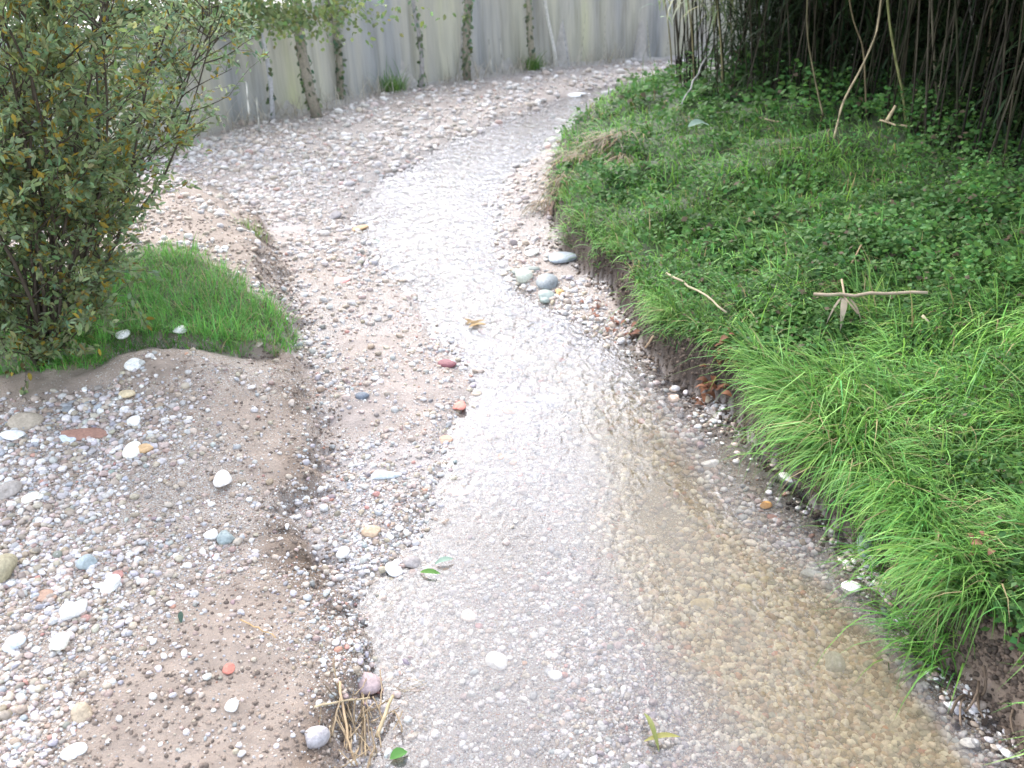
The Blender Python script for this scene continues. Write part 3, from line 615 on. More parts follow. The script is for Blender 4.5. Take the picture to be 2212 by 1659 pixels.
e0 = RNG.uniform(.5, 1.3, n); az = np.arctan2(-gyy, -gxx) + RNG.normal(0, 1.05, n)
blades(mb, np.stack([x, y, z - .01], -1), az, (.11 + .10 * near) * np.exp(RNG.normal(0, .38, n)), np.maximum(.006 + .005 * near, .0012 * d) * RNG.uniform(.7, 1.3, n), e0, e0 - RNG.uniform(1.2, 2.6, n), green(x, y, (.118, .27, .066), .65, 15), 5)
go = mb.build('grass', M_GRASS); tag(go, 'lush long green grass arching over the right bank', 'grass', kind='stuff')
wo = mbw.build('ground_cover', M_LEAF); tag(wo, 'low dark green leafy weeds covering the right bank', 'ground cover', kind='stuff')
# grass on the left mound
N = 26000; u = RNG.uniform(-420, 640, N); v = RNG.uniform(490, 800, N); x, y, z = on_ground(u, v, .5)
dg = sdist(x, y, GRASS_L) + .34 * (fbm(x * 5, y * 5, 6, 3) - .5); dM = land(x, y)[1]['M']
m = (dg > -.06) & (dM > -.07); x, y, z = x[m], y[m], z[m]; n = len(x)
ln = (.09 + .12 * fbm(x * 4, y * 4, 12, 2)) * np.exp(RNG.normal(0, .3, n)); e0 = RNG.uniform(.9, 1.5, n)
ln *= .8; cg = green(x, y, (.17, .40, .085), .4, 19); dry = RNG.uniform(size=n) < .09; cg = np.where(dry[:, None], np.array([.38, .32, .16])[None], cg)
mb = MB(); blades(mb, np.stack([x, y, z - .01], -1), RNG.uniform(0, 6.28, n), ln, .0068 * RNG.uniform(.7, 1.3, n), e0, e0 - RNG.uniform(.3, 1.7, n), cg)
o = mb.build('mound_grass', M_GRASS); tag(o, 'short bright green grass on the mound under the shrub', 'grass', kind='stuff')
# single tufts
def grass_tuft(u, v, n, length, spread, label, colr=(.13, .30, .06), az0=None, wd=.006, name='grass_tuft', mat=None, cat='grass', e=(1.0, 1.5), droop=(.5, 1.6), group=None, zup=0.0):
    X, Y, Z = (float(t) for t in on_ground(u, v, .4)); mb = MB()
    bp = np.stack([RNG.normal(0, spread, n), RNG.normal(0, spread, n), np.zeros(n)], -1)
    bp[:, 2] = H(bp[:, 0] + X, bp[:, 1] + Y) - Z - .01 + zup
    az = RNG.uniform(0, 6.28, n) if az0 is None else RNG.normal(az0, .55, n); e0 = RNG.uniform(*e, n)
    blades(mb, bp, az, length * np.exp(RNG.normal(0, .28, n)), wd * RNG.uniform(.7, 1.3, n), e0, e0 - RNG.uniform(*droop, n), green(bp[:, 0], bp[:, 1], colr, .2, 3), 5)
    o = mb.build(name, mat or M_GRASS); o.location = (X, Y, Z); return tag(o, label, cat, group)
grass_tuft(2080, 1290, 260, .36, .09, 'long light green grass tuft hanging over the eroded corner of the right bank', az0=3.4, wd=.009, droop=(1.0, 2.2))
grass_tuft(1700, 950, 240, .30, .09, 'arching grass tuft overhanging the stream below the brown leaf litter', az0=3.3, wd=.008, droop=(1.0, 2.2))
grass_tuft(1960, 1180, 240, .36, .09, 'long grass tuft drooping over the dark green-grey boulder', az0=3.5, wd=.009, droop=(1.0, 2.2))
grass_tuft(550, 505, 80, .14, .06, 'small yellow-green tuft on the bare soil behind the mound', (.22, .36, .09))
grass_tuft(850, 196, 160, .32, .09, 'low bright green tuft at the foot of the far bank, left of the middle', (.18, .32, .08), wd=.014)
grass_tuft(1150, 150, 160, .32, .09, 'low bright green tuft by the whitish stem of the far bank', (.18, .32, .08), wd=.016)
grass_tuft(1385, 205, 140, .30, .12, 'grass clump at the far tip of the right bank', (.11, .27, .06), wd=.012)

# ------------------------------------------------------------------ shrubs at left
def wig(p, d, L, steps, bend=.25, up=.15):
    pts = [np.array(p, float)]; d = unit(np.array(d, float))
    for k in range(steps):
        d = unit(d + RNG.normal(0, bend, 3) * np.array([1, 1, .6]) + np.array([0, 0, up])); pts.append(pts[-1] + d * L / steps)
    return np.array(pts), d
def shrub(u, v, label, nstem, height, lean, leaf_n, dark, leaf_len, colour, spread=.55, low=.04):
    X, Y, Z = (float(t) for t in on_ground(u, v, .5)); root = empty('shrub', (X, Y, Z - .03), label, 'shrub')
    lv = MB(); bark = (.075, .06, .045)
    tips = []
    for s in range(nstem):
        st = MB(); a = RNG.uniform(0, 6.28); k = RNG.uniform(.15, 1) * spread
        d = np.array([math.cos(a) * k + lean[0], math.sin(a) * k + lean[1], 1.0])
        L = height * RNG.uniform(.75, 1.1); path, _ = wig(RNG.normal(0, .035, 3) * [1, 1, 0], d, L, 9, .10, .06)
        r0 = RNG.uniform(.008, .017); tube(st, path, np.linspace(r0, .004, len(path)), bark, 6)
        for q in range(int(14 * L / 2.5)):
            t = RNG.uniform(low, .98); i = t * (len(path) - 1); j = int(i); p = path[j] * (1 - i + j) + path[min(j + 1, len(path) - 1)] * (i - j)
            a2 = RNG.uniform(0, 6.28); bd = np.array([math.cos(a2), math.sin(a2), RNG.uniform(.2, .9)]); bd[:2] += np.array(lean) * .5
            bl = RNG.uniform(.3, .85) * (1.1 - .35 * t); bp, _ = wig(p, bd, bl, 5, .16, .08); tube(st, bp, np.linspace(.0055, .0018, 6), bark, 4, False)
            tips.append(bp)
            for w in range(3):
                f = RNG.uniform(.25, 1) * 5; j2 = min(int(f), 4); pp = bp[j2] * (1 - f + j2) + bp[j2 + 1] * (f - j2)
                tp, _ = wig(pp, bd + RNG.normal(0, .7, 3), RNG.uniform(.15, .4), 4, .2, .05); tube(st, tp, .0016, bark, 3, False); tips.append(tp)
        st.build('stem', M_BARK, root)
    n = leaf_n; seg = RNG.integers(0, len(tips), n); T = np.stack([np.array([tips[i][min(int(f), len(tips[i]) - 2)] + (f % 1) * (tips[i][min(int(f), len(tips[i]) - 2) + 1] - tips[i][min(int(f), len(tips[i]) - 2)])]) for i, f in ((s, RNG.uniform(.3, len(tips[s]) - 1.001)) for s in seg)])[:, 0]
    D = np.stack([tips[i][-1] - tips[i][0] for i in seg]); D = unit(D) + RNG.normal(0, .75, (n, 3)); Nn = RNG.normal(0, .55, (n, 3)) + np.array([0, -.3, .8])
    c = green(T[:, 0], T[:, 1], colour, .3, 8, 3); yel = RNG.uniform(size=n)
    c = np.where((yel < .085)[:, None], np.array([.34, .25, .045])[None] * RNG.uniform(.6, 1.2, (n, 1)), c); c = np.where(((yel > .085) & (yel < .105))[:, None], np.array([.17, .13, .045])[None] * RNG.uniform(.6, 1.3, (n, 1)), c)
    leaves(lv, T + RNG.normal(0, .012, (n, 3)), D, Nn, leaf_len * RNG.uniform(.6, 1.3, n), leaf_len * .52 * RNG.uniform(.7, 1.2, n), c)
    lv.build('foliage', M_LEAF, root); return root
shrub(88, 768, 'dense olive-green shrub with some yellow leaves standing on the grassy mound', 19, 2.9, (.17, .05), 27000, 0, .051, (.205, .265, .125), .60, .02)
shrub(170, 560, 'sparser shrub with dark fanning stems growing behind the dense one', 21, 3.0, (.32, .0), 15000, 0, .052, (.215, .28, .155), .80, .10)
shrub(-260, 660, 'dark shrub mostly beyond the left edge of the view', 12, 2.8, (.05, .0), 14000, 0, .048, (.16, .21, .10), .55, .05)

# ------------------------------------------------------------------ canes
def cane_path(h, lean, bow, n=14):
    t = np.linspace(0, 1, n); return np.stack([lean[0] * t + bow[0] * t * t, lean[1] * t + bow[1] * t * t, t * h], -1)
def cane_mesh(name, h, r, lean, bow, colr, rings=9, sides=6, mat=None):
    mb = MB(); n = rings * 3 + 1; t = np.linspace(0, 1, n); pth = cane_path(h, lean, bow, n)
    rad = r * (1 - .55 * t); node = (np.arange(n) % 3) == 0; rad = rad * np.where(node, 1.28, 1)
    cc = np.array(colr)[None] * np.where(node, .55, 1)[:, None] * RNG.uniform(.8, 1.2, (n, 1))
    tube(mb, pth, rad, cc, sides)
    me = make_mesh(name, np.concatenate(mb.V), [np.concatenate(f) for f in mb.F.values()], np.concatenate(mb.C)); me.materials.append(M_CANE); return me
protos = []
for k in range(14):
    g = random.choice([(.04, .033, .02), (.03, .03, .016), (.06, .05, .035), (.02, .017, .013), (.024, .02, .014)])  # brown cane colours lowered so they carry the thicket's shade
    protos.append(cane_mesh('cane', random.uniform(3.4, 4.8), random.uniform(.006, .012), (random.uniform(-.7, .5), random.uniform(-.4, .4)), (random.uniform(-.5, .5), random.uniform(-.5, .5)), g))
base_l = THICKET[:8]
seg = np.linalg.norm(np.diff(base_l, axis=0), axis=1); cum = np.concatenate([[0], np.cumsum(seg)])
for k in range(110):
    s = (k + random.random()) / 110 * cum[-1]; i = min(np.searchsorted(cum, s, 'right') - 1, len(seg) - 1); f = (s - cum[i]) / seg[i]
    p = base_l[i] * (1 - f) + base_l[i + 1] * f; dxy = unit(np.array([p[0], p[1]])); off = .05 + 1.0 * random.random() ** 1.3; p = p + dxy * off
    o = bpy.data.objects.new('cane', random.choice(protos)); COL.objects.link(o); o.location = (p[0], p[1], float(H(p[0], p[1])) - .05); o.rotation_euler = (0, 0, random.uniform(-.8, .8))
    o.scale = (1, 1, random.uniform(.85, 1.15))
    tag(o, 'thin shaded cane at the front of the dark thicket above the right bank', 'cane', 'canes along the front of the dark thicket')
def inpoly(N, pg, x0, x1, y0, y1):
    x = RNG.uniform(x0, x1, N); y = RNG.uniform(y0, y1, N); d = sdist(x, y, pg); m = d > 0; return x[m], y[m], d[m]
def cane_stuff(x, y, hmin, hmax, r, cols, lean=.35, sides=3):
    mb = MB(); z = H(x, y)
    for a, b, c in zip(x, y, z):
        h = random.uniform(hmin, hmax); pth = cane_path(h, (random.gauss(0, lean), random.gauss(0, lean)), (random.gauss(0, .3), random.gauss(0, .3)), 5) + np.array([a, b, c - .05])
        tube(mb, pth, np.linspace(r, r * .5, 5) * random.uniform(.7, 1.3), np.array(cols[random.randrange(len(cols))]) * random.uniform(.6, 1.3), sides, False)
    return mb
x, y, d = inpoly(7500, THICKET, 2, 16, 4, 17); x, y = x[d > .7], y[d > .7]
mb = cane_stuff(x, y, 3.2, 5, .011, [(.04, .032, .02), (.03, .03, .018), (.05, .04, .03), (.022, .018, .014)])  # same lowered colours, thicket shade painted into the canes
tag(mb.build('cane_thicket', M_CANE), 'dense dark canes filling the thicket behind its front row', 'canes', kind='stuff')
def cane_leaf_cloud(x, y, z, L, colr, droop=(.6, 2.2), wd=.035, S=3):
    n = len(x); mb = MB(); e0 = RNG.uniform(-.1, 1.2, n)
    blades(mb, np.stack([x, y, z], -1), RNG.uniform(0, 6.28, n), L * np.exp(RNG.normal(0, .25, n)), wd * RNG.uniform(.6, 1.3, n), e0, e0 - RNG.uniform(*droop, n), green(x, y, colr, .3, 5), S); return mb
SHADE_ROOF = THICKET.copy(); ctr = SHADE_ROOF[:8]; SHADE_ROOF[:8] = ctr - unit(ctr) * np.linspace(.6, 1.7, 8)[:, None]; SHADE_ROOF[8] = (6.0, 5.2)  # leaf overhang added forward above the view to block light from the canes
x, y, d = inpoly(150000, SHADE_ROOF, 1.5, 16, 3, 17)
front = sdist(x, y, THICKET); zg = H(x, y)
z = np.where(front < .3, 2.75 + RNG.uniform(0, 2.2, len(x)), zg + RNG.uniform(1.6, 4.9, len(x)))
low = (RNG.uniform(size=len(x)) < .45) & (front > .45); z = np.where(low, zg + RNG.uniform(.1, 2.2, len(x)), z)
ex, ey, ed = inpoly(60000, THICKET, 2, 6.2, 9, 17); k_ = ed > .25; ex, ey = ex[k_][:11000], ey[k_][:11000]  # extra leaf mass added to darken the thin left end
x = np.concatenate([x, ex]); y = np.concatenate([y, ey]); z = np.concatenate([z, H(ex, ey) + RNG.uniform(.1, 3.2, len(ex))])
mb = cane_leaf_cloud(x, y, z, .5, (.035, .06, .024)); tag(mb.build('cane_foliage', M_LEAF), 'long drooping cane leaves with an added unseen overhang shading the thicket', 'cane leaves', kind='stuff')  # leaf colour lowered as well to deepen the thicket's shade
# canes one can point to
def cane_between(pts, r, colr, label, name='cane', group=None, leaf=None, cat='cane', node=3):
    """pts: (u, v, depth y) photo positions with their own distance"""
    W = []
    for u, v, yy in pts:
        dx, ry, rz = ray(u, v); t = yy / ry; W.append((float(dx * t), yy, float(CAM_H + rz * t)))
    W = np.array(W); t = np.linspace(0, len(W) - 1, 6 * (len(W) - 1) + 1); pth = np.stack([np.interp(t, np.arange(len(W)), W[:, k]) for k in range(3)], -1)
    for _ in range(3): pth[1:-1] = (pth[:-2] + 2 * pth[1:-1] + pth[2:]) / 4
    base = pth[-1].copy(); mb = MB(); n = len(pth); nd = (np.arange(n) % node) == 0
    tube(mb, pth - base, r * np.linspace(.75, 1.1, n) * np.where(nd, 1.25, 1), np.array(colr)[None] * np.where(nd, .6, 1)[:, None] * RNG.uniform(.85, 1.15, (n, 1)), 7)
    o = mb.build(name, M_CANE); o.location = base; return tag(o, label, cat, group)
def yat(u, v, z=.6): return float(on_ground(u, v, z)[1])
yb = yat(1800, 300)
cane_between([(1935, -400, yb + .9), (1900, 60, yb + .5), (1862, 145, yb + .3), (1820, 220, yb + .15), (1800, 305, yb)], .010, (.40, .32, .20), 'pale broken cane bowing out in front of the dark thicket')
yb = yat(1990, 285)
cane_between([(1895, -400, yb), (1918, 30, yb), (1935, 130, yb), (1950, 200, yb), (1960, 290, yb)], .012, (.24, .235, .10), 'tallest yellow-green cane standing in the thicket')
cane_between([(2080, -400, yb + .3), (2092, 20, yb + .3), (2120, 110, yb + .2), (2140, 240, yb)], .011, (.20, .19, .17), 'grey-white cane leaning right in the thicket')
cane_between([(2020, -300, yb), (2012, 20, yb), (2020, 160, yb), (2030, 290, yb)], .012, (.15, .13, .09), 'slim brown cane right of the yellow-green one')
cane_between([(1935, 228, yb - .6), (1915, 262, yb - .6)], .015, (.42, .33, .20), 'short snapped cane stub below the yellow-green cane', 'cane_stub')
cane_between([(1790, -300, yb + .8), (1840, 40, yb + .7), (1866, 100, yb + .6), (1872, 250, yb + .4)], .008, (.17, .13, .075), 'thin tan cane crossing behind the broken one')
cane_between([(1760, -300, yb + .9), (1740, 60, yb + .9), (1762, 180, yb + .6), (1778, 250, yb + .3)], .009, (.13, .11, .06), 'brownish cane in the middle of the thicket front')
cane_between([(2170, -300, yb), (2140, 60, yb), (2130, 180, yb), (2110, 300, yb)], .012, (.22, .18, .11), 'dull brown cane leaning left at the right of the view')

# dry leafy cane hanging at the left tip of the thicket
def leafy_cane(u, v, hang, label, colr, n=60, L=.55):
    X, Y, Z = (float(t) for t in on_ground(u, v, .7)); root = empty('leafy_cane', (X, Y, Z), label, 'cane')
    mb = MB(); pth = cane_path(2.6, (-.25, -.1), (-.5, -.2), 12); tube(mb, pth, np.linspace(.014, .005, 12), (.24, .2, .1), 6); mb.build('stem', M_CANE, root)
    lb = MB(); t = RNG.uniform(hang[0], hang[1], n); bp = np.stack([np.interp(t * 11, np.arange(12), pth[:, k]) for k in range(3)], -1) + RNG.normal(0, .08, (n, 3))
    e0 = RNG.uniform(-.2, .8, n); blades(lb, bp, RNG.uniform(0, 6.28, n), L * np.exp(RNG.normal(0, .25, n)), .035 * RNG.uniform(.6, 1.3, n), e0, e0 - RNG.uniform(1, 2.2, n), green(bp[:, 0], bp[:, 1], colr, .25, 4), 5)
    lb.build('leaves', M_DRY, root); return root
leafy_cane(1500, 192, (.42, .98), 'cane with pale straw-coloured drooping leaves at the left tip of the thicket', (.46, .45, .27), 130, .42)
leafy_cane(1452, 178, (.36, .95), 'greenish leafy cane at the outer left end of the thicket', (.30, .35, .19), 90, .36)
leafy_cane(1560, 205, (.35, 1), 'cane with olive hanging leaves behind the straw-coloured one', (.18, .2, .09), 120, .5)

# ------------------------------------------------------------------ far bank
rear_l = REAR[2:18]
seg = np.linalg.norm(np.diff(rear_l, axis=0), axis=1); cum = np.concatenate([[0], np.cumsum(seg)])
def along_rear(s, off):
    i = min(np.searchsorted(cum, s, 'right') - 1, len(seg) - 1); f = (s - cum[i]) / seg[i]; p = rear_l[i] * (1 - f) + rear_l[i + 1] * f
    d = rear_l[i + 1] - rear_l[i]; nrm = np.array([-d[1], d[0]]); return p + unit(nrm) * off
rprotos = []
for k in range(12):
    g = random.choice([(.50, .47, .40), (.42, .43, .45), (.52, .50, .34), (.36, .36, .38), (.60, .56, .48)])
    rprotos.append(cane_mesh('reed', random.uniform(1.7, 2.6), random.uniform(.009, .017), (random.uniform(-.3, .3), random.uniform(-.2, .2)), (random.uniform(-.3, .3), random.uniform(-.2, .2)), g, 8, 5))
for k in range(40):
    p = along_rear((.42 + .58 * (k + random.random()) / 40) * cum[-1], abs(random.gauss(0, .18)) + .05)
    o = bpy.data.objects.new('reed', random.choice(rprotos)); COL.objects.link(o); o.location = (p[0], p[1], float(H(p[0], p[1])) - .05); o.rotation_euler = (0, 0, random.uniform(-.9, .9)); o.scale = (.7, .7, random.uniform(.15, .5))
    tag(o, 'pale dry reed standing against the stained wall of the far bank', 'reed', 'pale reeds along the far wall')
def wall_material():
    m, nt, n, l, b = mat_base('stained_wall')
    geo = n.new('ShaderNodeNewGeometry')
    def streak(sx, sz, seed, det=3):
        mp = n.new('ShaderNodeMapping'); mp.inputs['Scale'].default_value = (sx, sx, sz); mp.inputs['Location'].default_value = (seed, seed * 2, seed); mp.inputs['Rotation'].default_value = (0, R(5), 0); l.new(geo.outputs['Position'], mp.inputs['Vector'])
        return noise_node(n, l, mp.outputs[0], 1.0, det, .6).outputs['Fac']
    def ramp(src, stops):
        r = n.new('ShaderNodeValToRGB'); cr = r.color_ramp
        while len(cr.elements) < len(stops): cr.elements.new(.5)
        for e, (p, c) in zip(cr.elements, stops): e.position = p; e.color = c + (1,)
        l.new(src, r.inputs[0]); return r.outputs[0]
    a = ramp(streak(.95, .10, 1.3), [(.30, (.26, .27, .285)), (.42, (.37, .37, .365)), (.50, (.45, .43, .38)), (.60, (.50, .48, .38)), (.70, (.52, .53, .31))])
    f = ramp(streak(3.8, .20, 5.1, 5), [(.3, (.62, .63, .60)), (.5, (1, 1, 1)), (.7, (1.12, 1.11, 1.06))])
    g = ramp(streak(22, .9, 9.7, 3), [(.3, (.90, .90, .90)), (.7, (1.07, 1.07, 1.07))])
    x1 = n.new('ShaderNodeMix'); x1.data_type = 'RGBA'; x1.blend_type = 'MULTIPLY'; x1.inputs[0].default_value = 1; l.new(a, x1.inputs[6]); l.new(f, x1.inputs[7])
    x2 = n.new('ShaderNodeMix'); x2.data_type = 'RGBA'; x2.blend_type = 'MULTIPLY'; x2.inputs[0].default_value = 1; l.new(x1.outputs[2], x2.inputs[6]); l.new(g, x2.inputs[7])
    l.new(x2.outputs[2], b.inputs['Base Color']); b.inputs['Roughness'].default_value = .85
    bp = n.new('ShaderNodeBump'); bp.inputs['Strength'].default_value = .5; bp.inputs['Distance'].default_value = .03; l.new(streak(9, .5, 3.3, 5), bp.inputs['Height']); l.new(bp.outputs[0], b.inputs['Normal'])
    return m
ws = np.linspace(0, cum[-1], 90); front = np.array([along_rear(a, .48) for a in ws])
ext_a = front[:1] + (front[0] - front[6])[None] * np.linspace(3.0, .1, 8)[:, None]; ext_b = front[-1:] + (front[-1] - front[-7])[None] * np.linspace(.1, 6, 12)[:, None]
front = np.concatenate([ext_a, front, ext_b]); back = front + np.array([-.15, .55]); nf = len(front); zs = np.linspace(-.15, 1.62, 14)
jit = .05 * (fbm(np.repeat(ws[:1], 1), ws[:1], 1) * 0)
V = [];
for k, zz_ in enumerate(zs):
    off = .07 * zz_ + .05 * (fbm(front[:, 0] * 2.1, front[:, 1] * .8 + zz_ * .6, 29, 3) - .5)
    V.append(np.stack([front[:, 0] - .25 * off, front[:, 1] + off, np.full(nf, zz_)], -1))
V.append(np.stack([back[:, 0], back[:, 1], np.full(nf, 1.62)], -1)); V.append(np.stack([back[:, 0], back[:, 1], np.full(nf, -.15)], -1)); V = np.concatenate(V)
ii = np.arange(nf - 1)[None] + np.arange(15)[:, None] * nf; WFc = np.stack([ii, ii + 1, ii + nf + 1, ii + nf], -1).reshape(-1, 4)
mb = MB(); mb.add(V, WFc, (.4, .4, .4)); o = mb.build('retaining_wall', wall_material()); tag(o, 'tall pale wall with blue-grey, beige and yellowish vertical stains behind the far gravel', 'wall')
n = 2600; sx = RNG.uniform(0, cum[-1], n); off = .04 + np.abs(RNG.normal(0, .2, n)); off = np.minimum(off, .42); pts = np.array([along_rear(a, b) for a, b in zip(sx, off)])
lc = np.array([[.50, .45, .37]]) * RNG.uniform(.6, 1.25, (n, 1)); dens = fbm(sx * .9, sx * 0, 3, 3)
mm = RNG.uniform(size=n) < np.clip(2.2 * (dens - .3), .05, 1); pts, lc = pts[mm], lc[mm]; n = len(pts); e0 = RNG.uniform(.9, 1.5, n); mb = MB()
blades(mb, np.concatenate([pts, (H(pts[:, 0], pts[:, 1]) - .02)[:, None]], 1), RNG.uniform(0, 6.28, n), RNG.uniform(.2, .65, n), RNG.uniform(.008, .018, n), e0, e0 - RNG.uniform(.2, 1.4, n), lc, 4)
tag(mb.build('dry_brush', M_DRY), 'withered pale brush along the foot of the far wall', 'dry brush', kind='stuff')
def ivy_tree(u, v, top, r, label, ivy=900, colr=(.15, .20, .11), bark=(.28, .25, .20), crown=True, h=5.0):
    X, Y, Z = (float(t) for t in on_ground(u, v, .2)); root = empty('tree', (X, Y, Z - .05), label, 'tree')
    t = np.linspace(0, 1, 12); pth = np.stack([top * t * h + .06 * np.sin(t * 9 + u), .1 * np.sin(t * 5 + u * .3), t * h], -1)
    mb = MB(); tube(mb, pth, r * (1.25 - .7 * t), bark, 9); mb.build('trunk', M_BARK, root)
    if ivy:
        q = RNG.uniform(0, .7, ivy); a = RNG.uniform(0, 6.28, ivy); p = np.stack([np.interp(q * 11, np.arange(12), pth[:, k]) for k in range(3)], -1)
        o = np.stack([np.cos(a), np.sin(a), np.zeros(ivy)], -1); p = p + o * (r * RNG.uniform(.85, 1.15, ivy))[:, None]
        lb = MB(); leaves(lb, p, RNG.normal(0, .6, (ivy, 3)) + np.array([0, 0, -.8]), o + RNG.normal(0, .3, (ivy, 3)), RNG.uniform(.05, .10, ivy), RNG.uniform(.05, .09, ivy), green(p[:, 0], p[:, 2], colr, .3, 2, 4)); lb.build('ivy', M_LEAF, root)
    if crown:
        cb = MB(); lb = MB()
        for k in range(9):
            i = RNG.integers(7, 12); a = RNG.uniform(0, 6.28); bp, _ = wig(pth[i], (math.cos(a), math.sin(a), .8), RNG.uniform(.8, 1.8), 6, .15, .05); tube(cb, bp, np.linspace(.03, .006, 7), bark, 5)
            m = 70; f = RNG.uniform(1, 5.9, m); pp = np.stack([np.interp(f, np.arange(7), bp[:, c]) for c in range(3)], -1) + RNG.normal(0, .18, (m, 3))
            leaves(lb, pp, RNG.normal(size=(m, 3)), RNG.normal(0, .5, (m, 3)) + [0, 0, 1], .09, .05, green(pp[:, 0], pp[:, 1], (.10, .14, .05), .3, 4))
        c = cb.build('branches', M_BARK, root); lb.build('crown', M_LEAF, root)
    return root
ivy_tree(688, 250, -.10, .07, 'ivy-covered leaning tree at the foot of the far bank, leftmost and thickest', 600)
ivy_tree(735, 215, -.04, .045, 'slim ivy-covered tree just right of the thick leaning one', 420)
ivy_tree(1016, 172, -.03, .06, 'straight ivy-covered tree in the middle of the far bank', 650)
ivy_tree(1160, 148, -.13, .05, 'thin bare leaning tree right of the straight ivy tree', 260, bark=(.34, .31, .24))
ivy_tree(1195, 143, -.10, .035, 'whitish slender sapling by the far grass tuft', 0, bark=(.62, .60, .55), h=3.2)
ivy_tree(905, 190, .01, .035, 'slender grey sapling left of the middle ivy tree', 120, bark=(.36, .34, .33), h=3.4)
ivy_tree(596, 262, -.06, .03, 'slender pale sapling left of the thick ivy tree', 60, bark=(.46, .46, .48), h=3.4)
for u, v, lab in ((538, 250, 'short bleached stick standing by the shrub at the far bank'), (560, 285, 'small bleached stick low beside the far gravel'), (1062, 160, 'white stick leaning by the straight ivy tree'), (1086, 158, 'pale stick right of the white leaning one'), (1255, 132, 'short white stick at the far end of the bend')):
    yb = yat(u, v, .2); cane_between([(u - 6, v - 75, yb + .1), (u, v, yb)], .012, (.50, .48, .42), lab, 'stick', cat='stick')
# green vine mass hanging at upper left
def hanging(u, v, yy, n, sx, sz, label, colr):
    dx, ry, rz = ray(u, v); t = yy / ry; X, Z = float(dx * t), float(CAM_H + rz * t); root = empty('climbing_plant', (X, yy, float(H(X, yy))), label, 'climber')
    zo = Z - float(H(X, yy)); lb = MB(); p = np.stack([RNG.normal(0, sx, n), RNG.normal(0, .3, n), zo + np.abs(RNG.normal(0, sz, n)) * RNG.choice([-.35, 1], n)], -1)
    leaves(lb, p, RNG.normal(size=(n, 3)) + [0, 0, -.6], RNG.normal(0, .6, (n, 3)) + [0, -.6, .6], RNG.uniform(.05, .1, n), RNG.uniform(.04, .07, n), green(p[:, 0], p[:, 2], colr, .35, 7, 4)); lb.build('foliage', M_LEAF, root)
    sb = MB()
    for k in range(6): pth, _ = wig((RNG.normal(0, sx * .6), .1, zo - .1), (RNG.normal(0, .3), 0, 1), .9, 8, .2, .1); tube(sb, pth, .012, (.16, .12, .08), 5)
    sb.build('stem', M_BARK, root)
hanging(500, 12, 12.6, 4200, .85, .5, 'green climber hanging over the far bank behind the shrub', (.17, .22, .09))
hanging(690, -20, 15.6, 500, .35, .3, 'small ivy clump above the thick leaning tree', (.10, .16, .06))

# ------------------------------------------------------------------ odds and ends lying about
def flat_leaf(u, v, L, W, az, colr, label, name='leaf', group=None, cat='leaf', curl=.12, zup=.012, mat=None):
    X, Y, Z = (float(t) for t in on_ground(u, v)); Z = max(Z, .004); m = 9; mb = MB(); t = np.linspace(0, 1, m); w = W * np.sin(np.pi * np.clip(t * .97 + .02, 0, 1)) ** .8
    V = []
    for k in range(m):
        zc = curl * L * math.sin(t[k] * 3.1); V += [((t[k] - .5) * L, -w[k] / 2, zc + .15 * w[k]), ((t[k] - .5) * L, 0, zc), ((t[k] - .5) * L, w[k] / 2, zc + .2 * w[k])]
    F = [[3 * k + j, 3 * k + j + 1, 3 * k + j + 4, 3 * k + j + 3] for k in range(m - 1) for j in (0, 1)]
    mb.add(np.array(V), np.array(F), colr); o = mb.build(name, mat or M_DRY); o.location = (X, Y, Z + zup); o.rotation_euler = (RNG.normal(0, .12), RNG.normal(0, .12), az); return tag(o, label, cat, group)
flat_leaf(862, 1640, .075, .05, .5, (.12, .30, .07), 'small green leaf floating at the bottom edge beside the straw', mat=M_LEAF)
flat_leaf(930, 1252, .11, .03, -.25, (.16, .33, .08), 'bright green leaf caught at the edge of the shallows', mat=M_LEAF)
flat_leaf(960, 1228, .10, .035, .3, (.34, .46, .36), 'pale blue-green leaf floating above the bright green one', mat=M_LEAF)
flat_leaf(392, 1338, .07, .022, 1.9, (.07, .12, .09), 'dark green leaf lying on the gravel bar', mat=M_LEAF)
flat_leaf(1428, 1618, .15, .028, .1, (.34, .32, .11), 'olive strap leaf lying across the shallows at the bottom', mat=M_LEAF)
flat_leaf(1405, 1600, .20, .022, 1.75, (.22, .24, .08), 'olive curved stalk crossing the strap leaf at the bottom', mat=M_LEAF, curl=.2)
flat_leaf(1505, 318, .28, .13, .5, (.26, .36, .30), 'large pale grey-green leaf on the weeds of the right bank', mat=M_LEAF, zup=.22)
flat_leaf(1612, 765, .05, .045, .3, (.6, .66, .5), 'small round pale leaf above the brown litter', mat=M_LEAF, zup=.1)
# soggy leaf bundle standing in the stream
X, Y, Z = (float(t) for t in on_ground(1020, 716)); root = empty('leaf_bundle', (X, Y, .01), 'clump of soggy brown leaves stuck in the middle of the stream', 'leaves')
for k in range(7):
    mb = MB(); blades(mb, np.array([[RNG.normal(0, .03), RNG.normal(0, .015), 0.]]), np.array([RNG.uniform(0, 6.28)]), np.array([.11]), np.array([.05]), np.array([.5]), np.array([-.4]), np.array([[.30, .20, .09]]) * RNG.uniform(.6, 1.4), 4); mb.build('leaf', M_DRY, root)
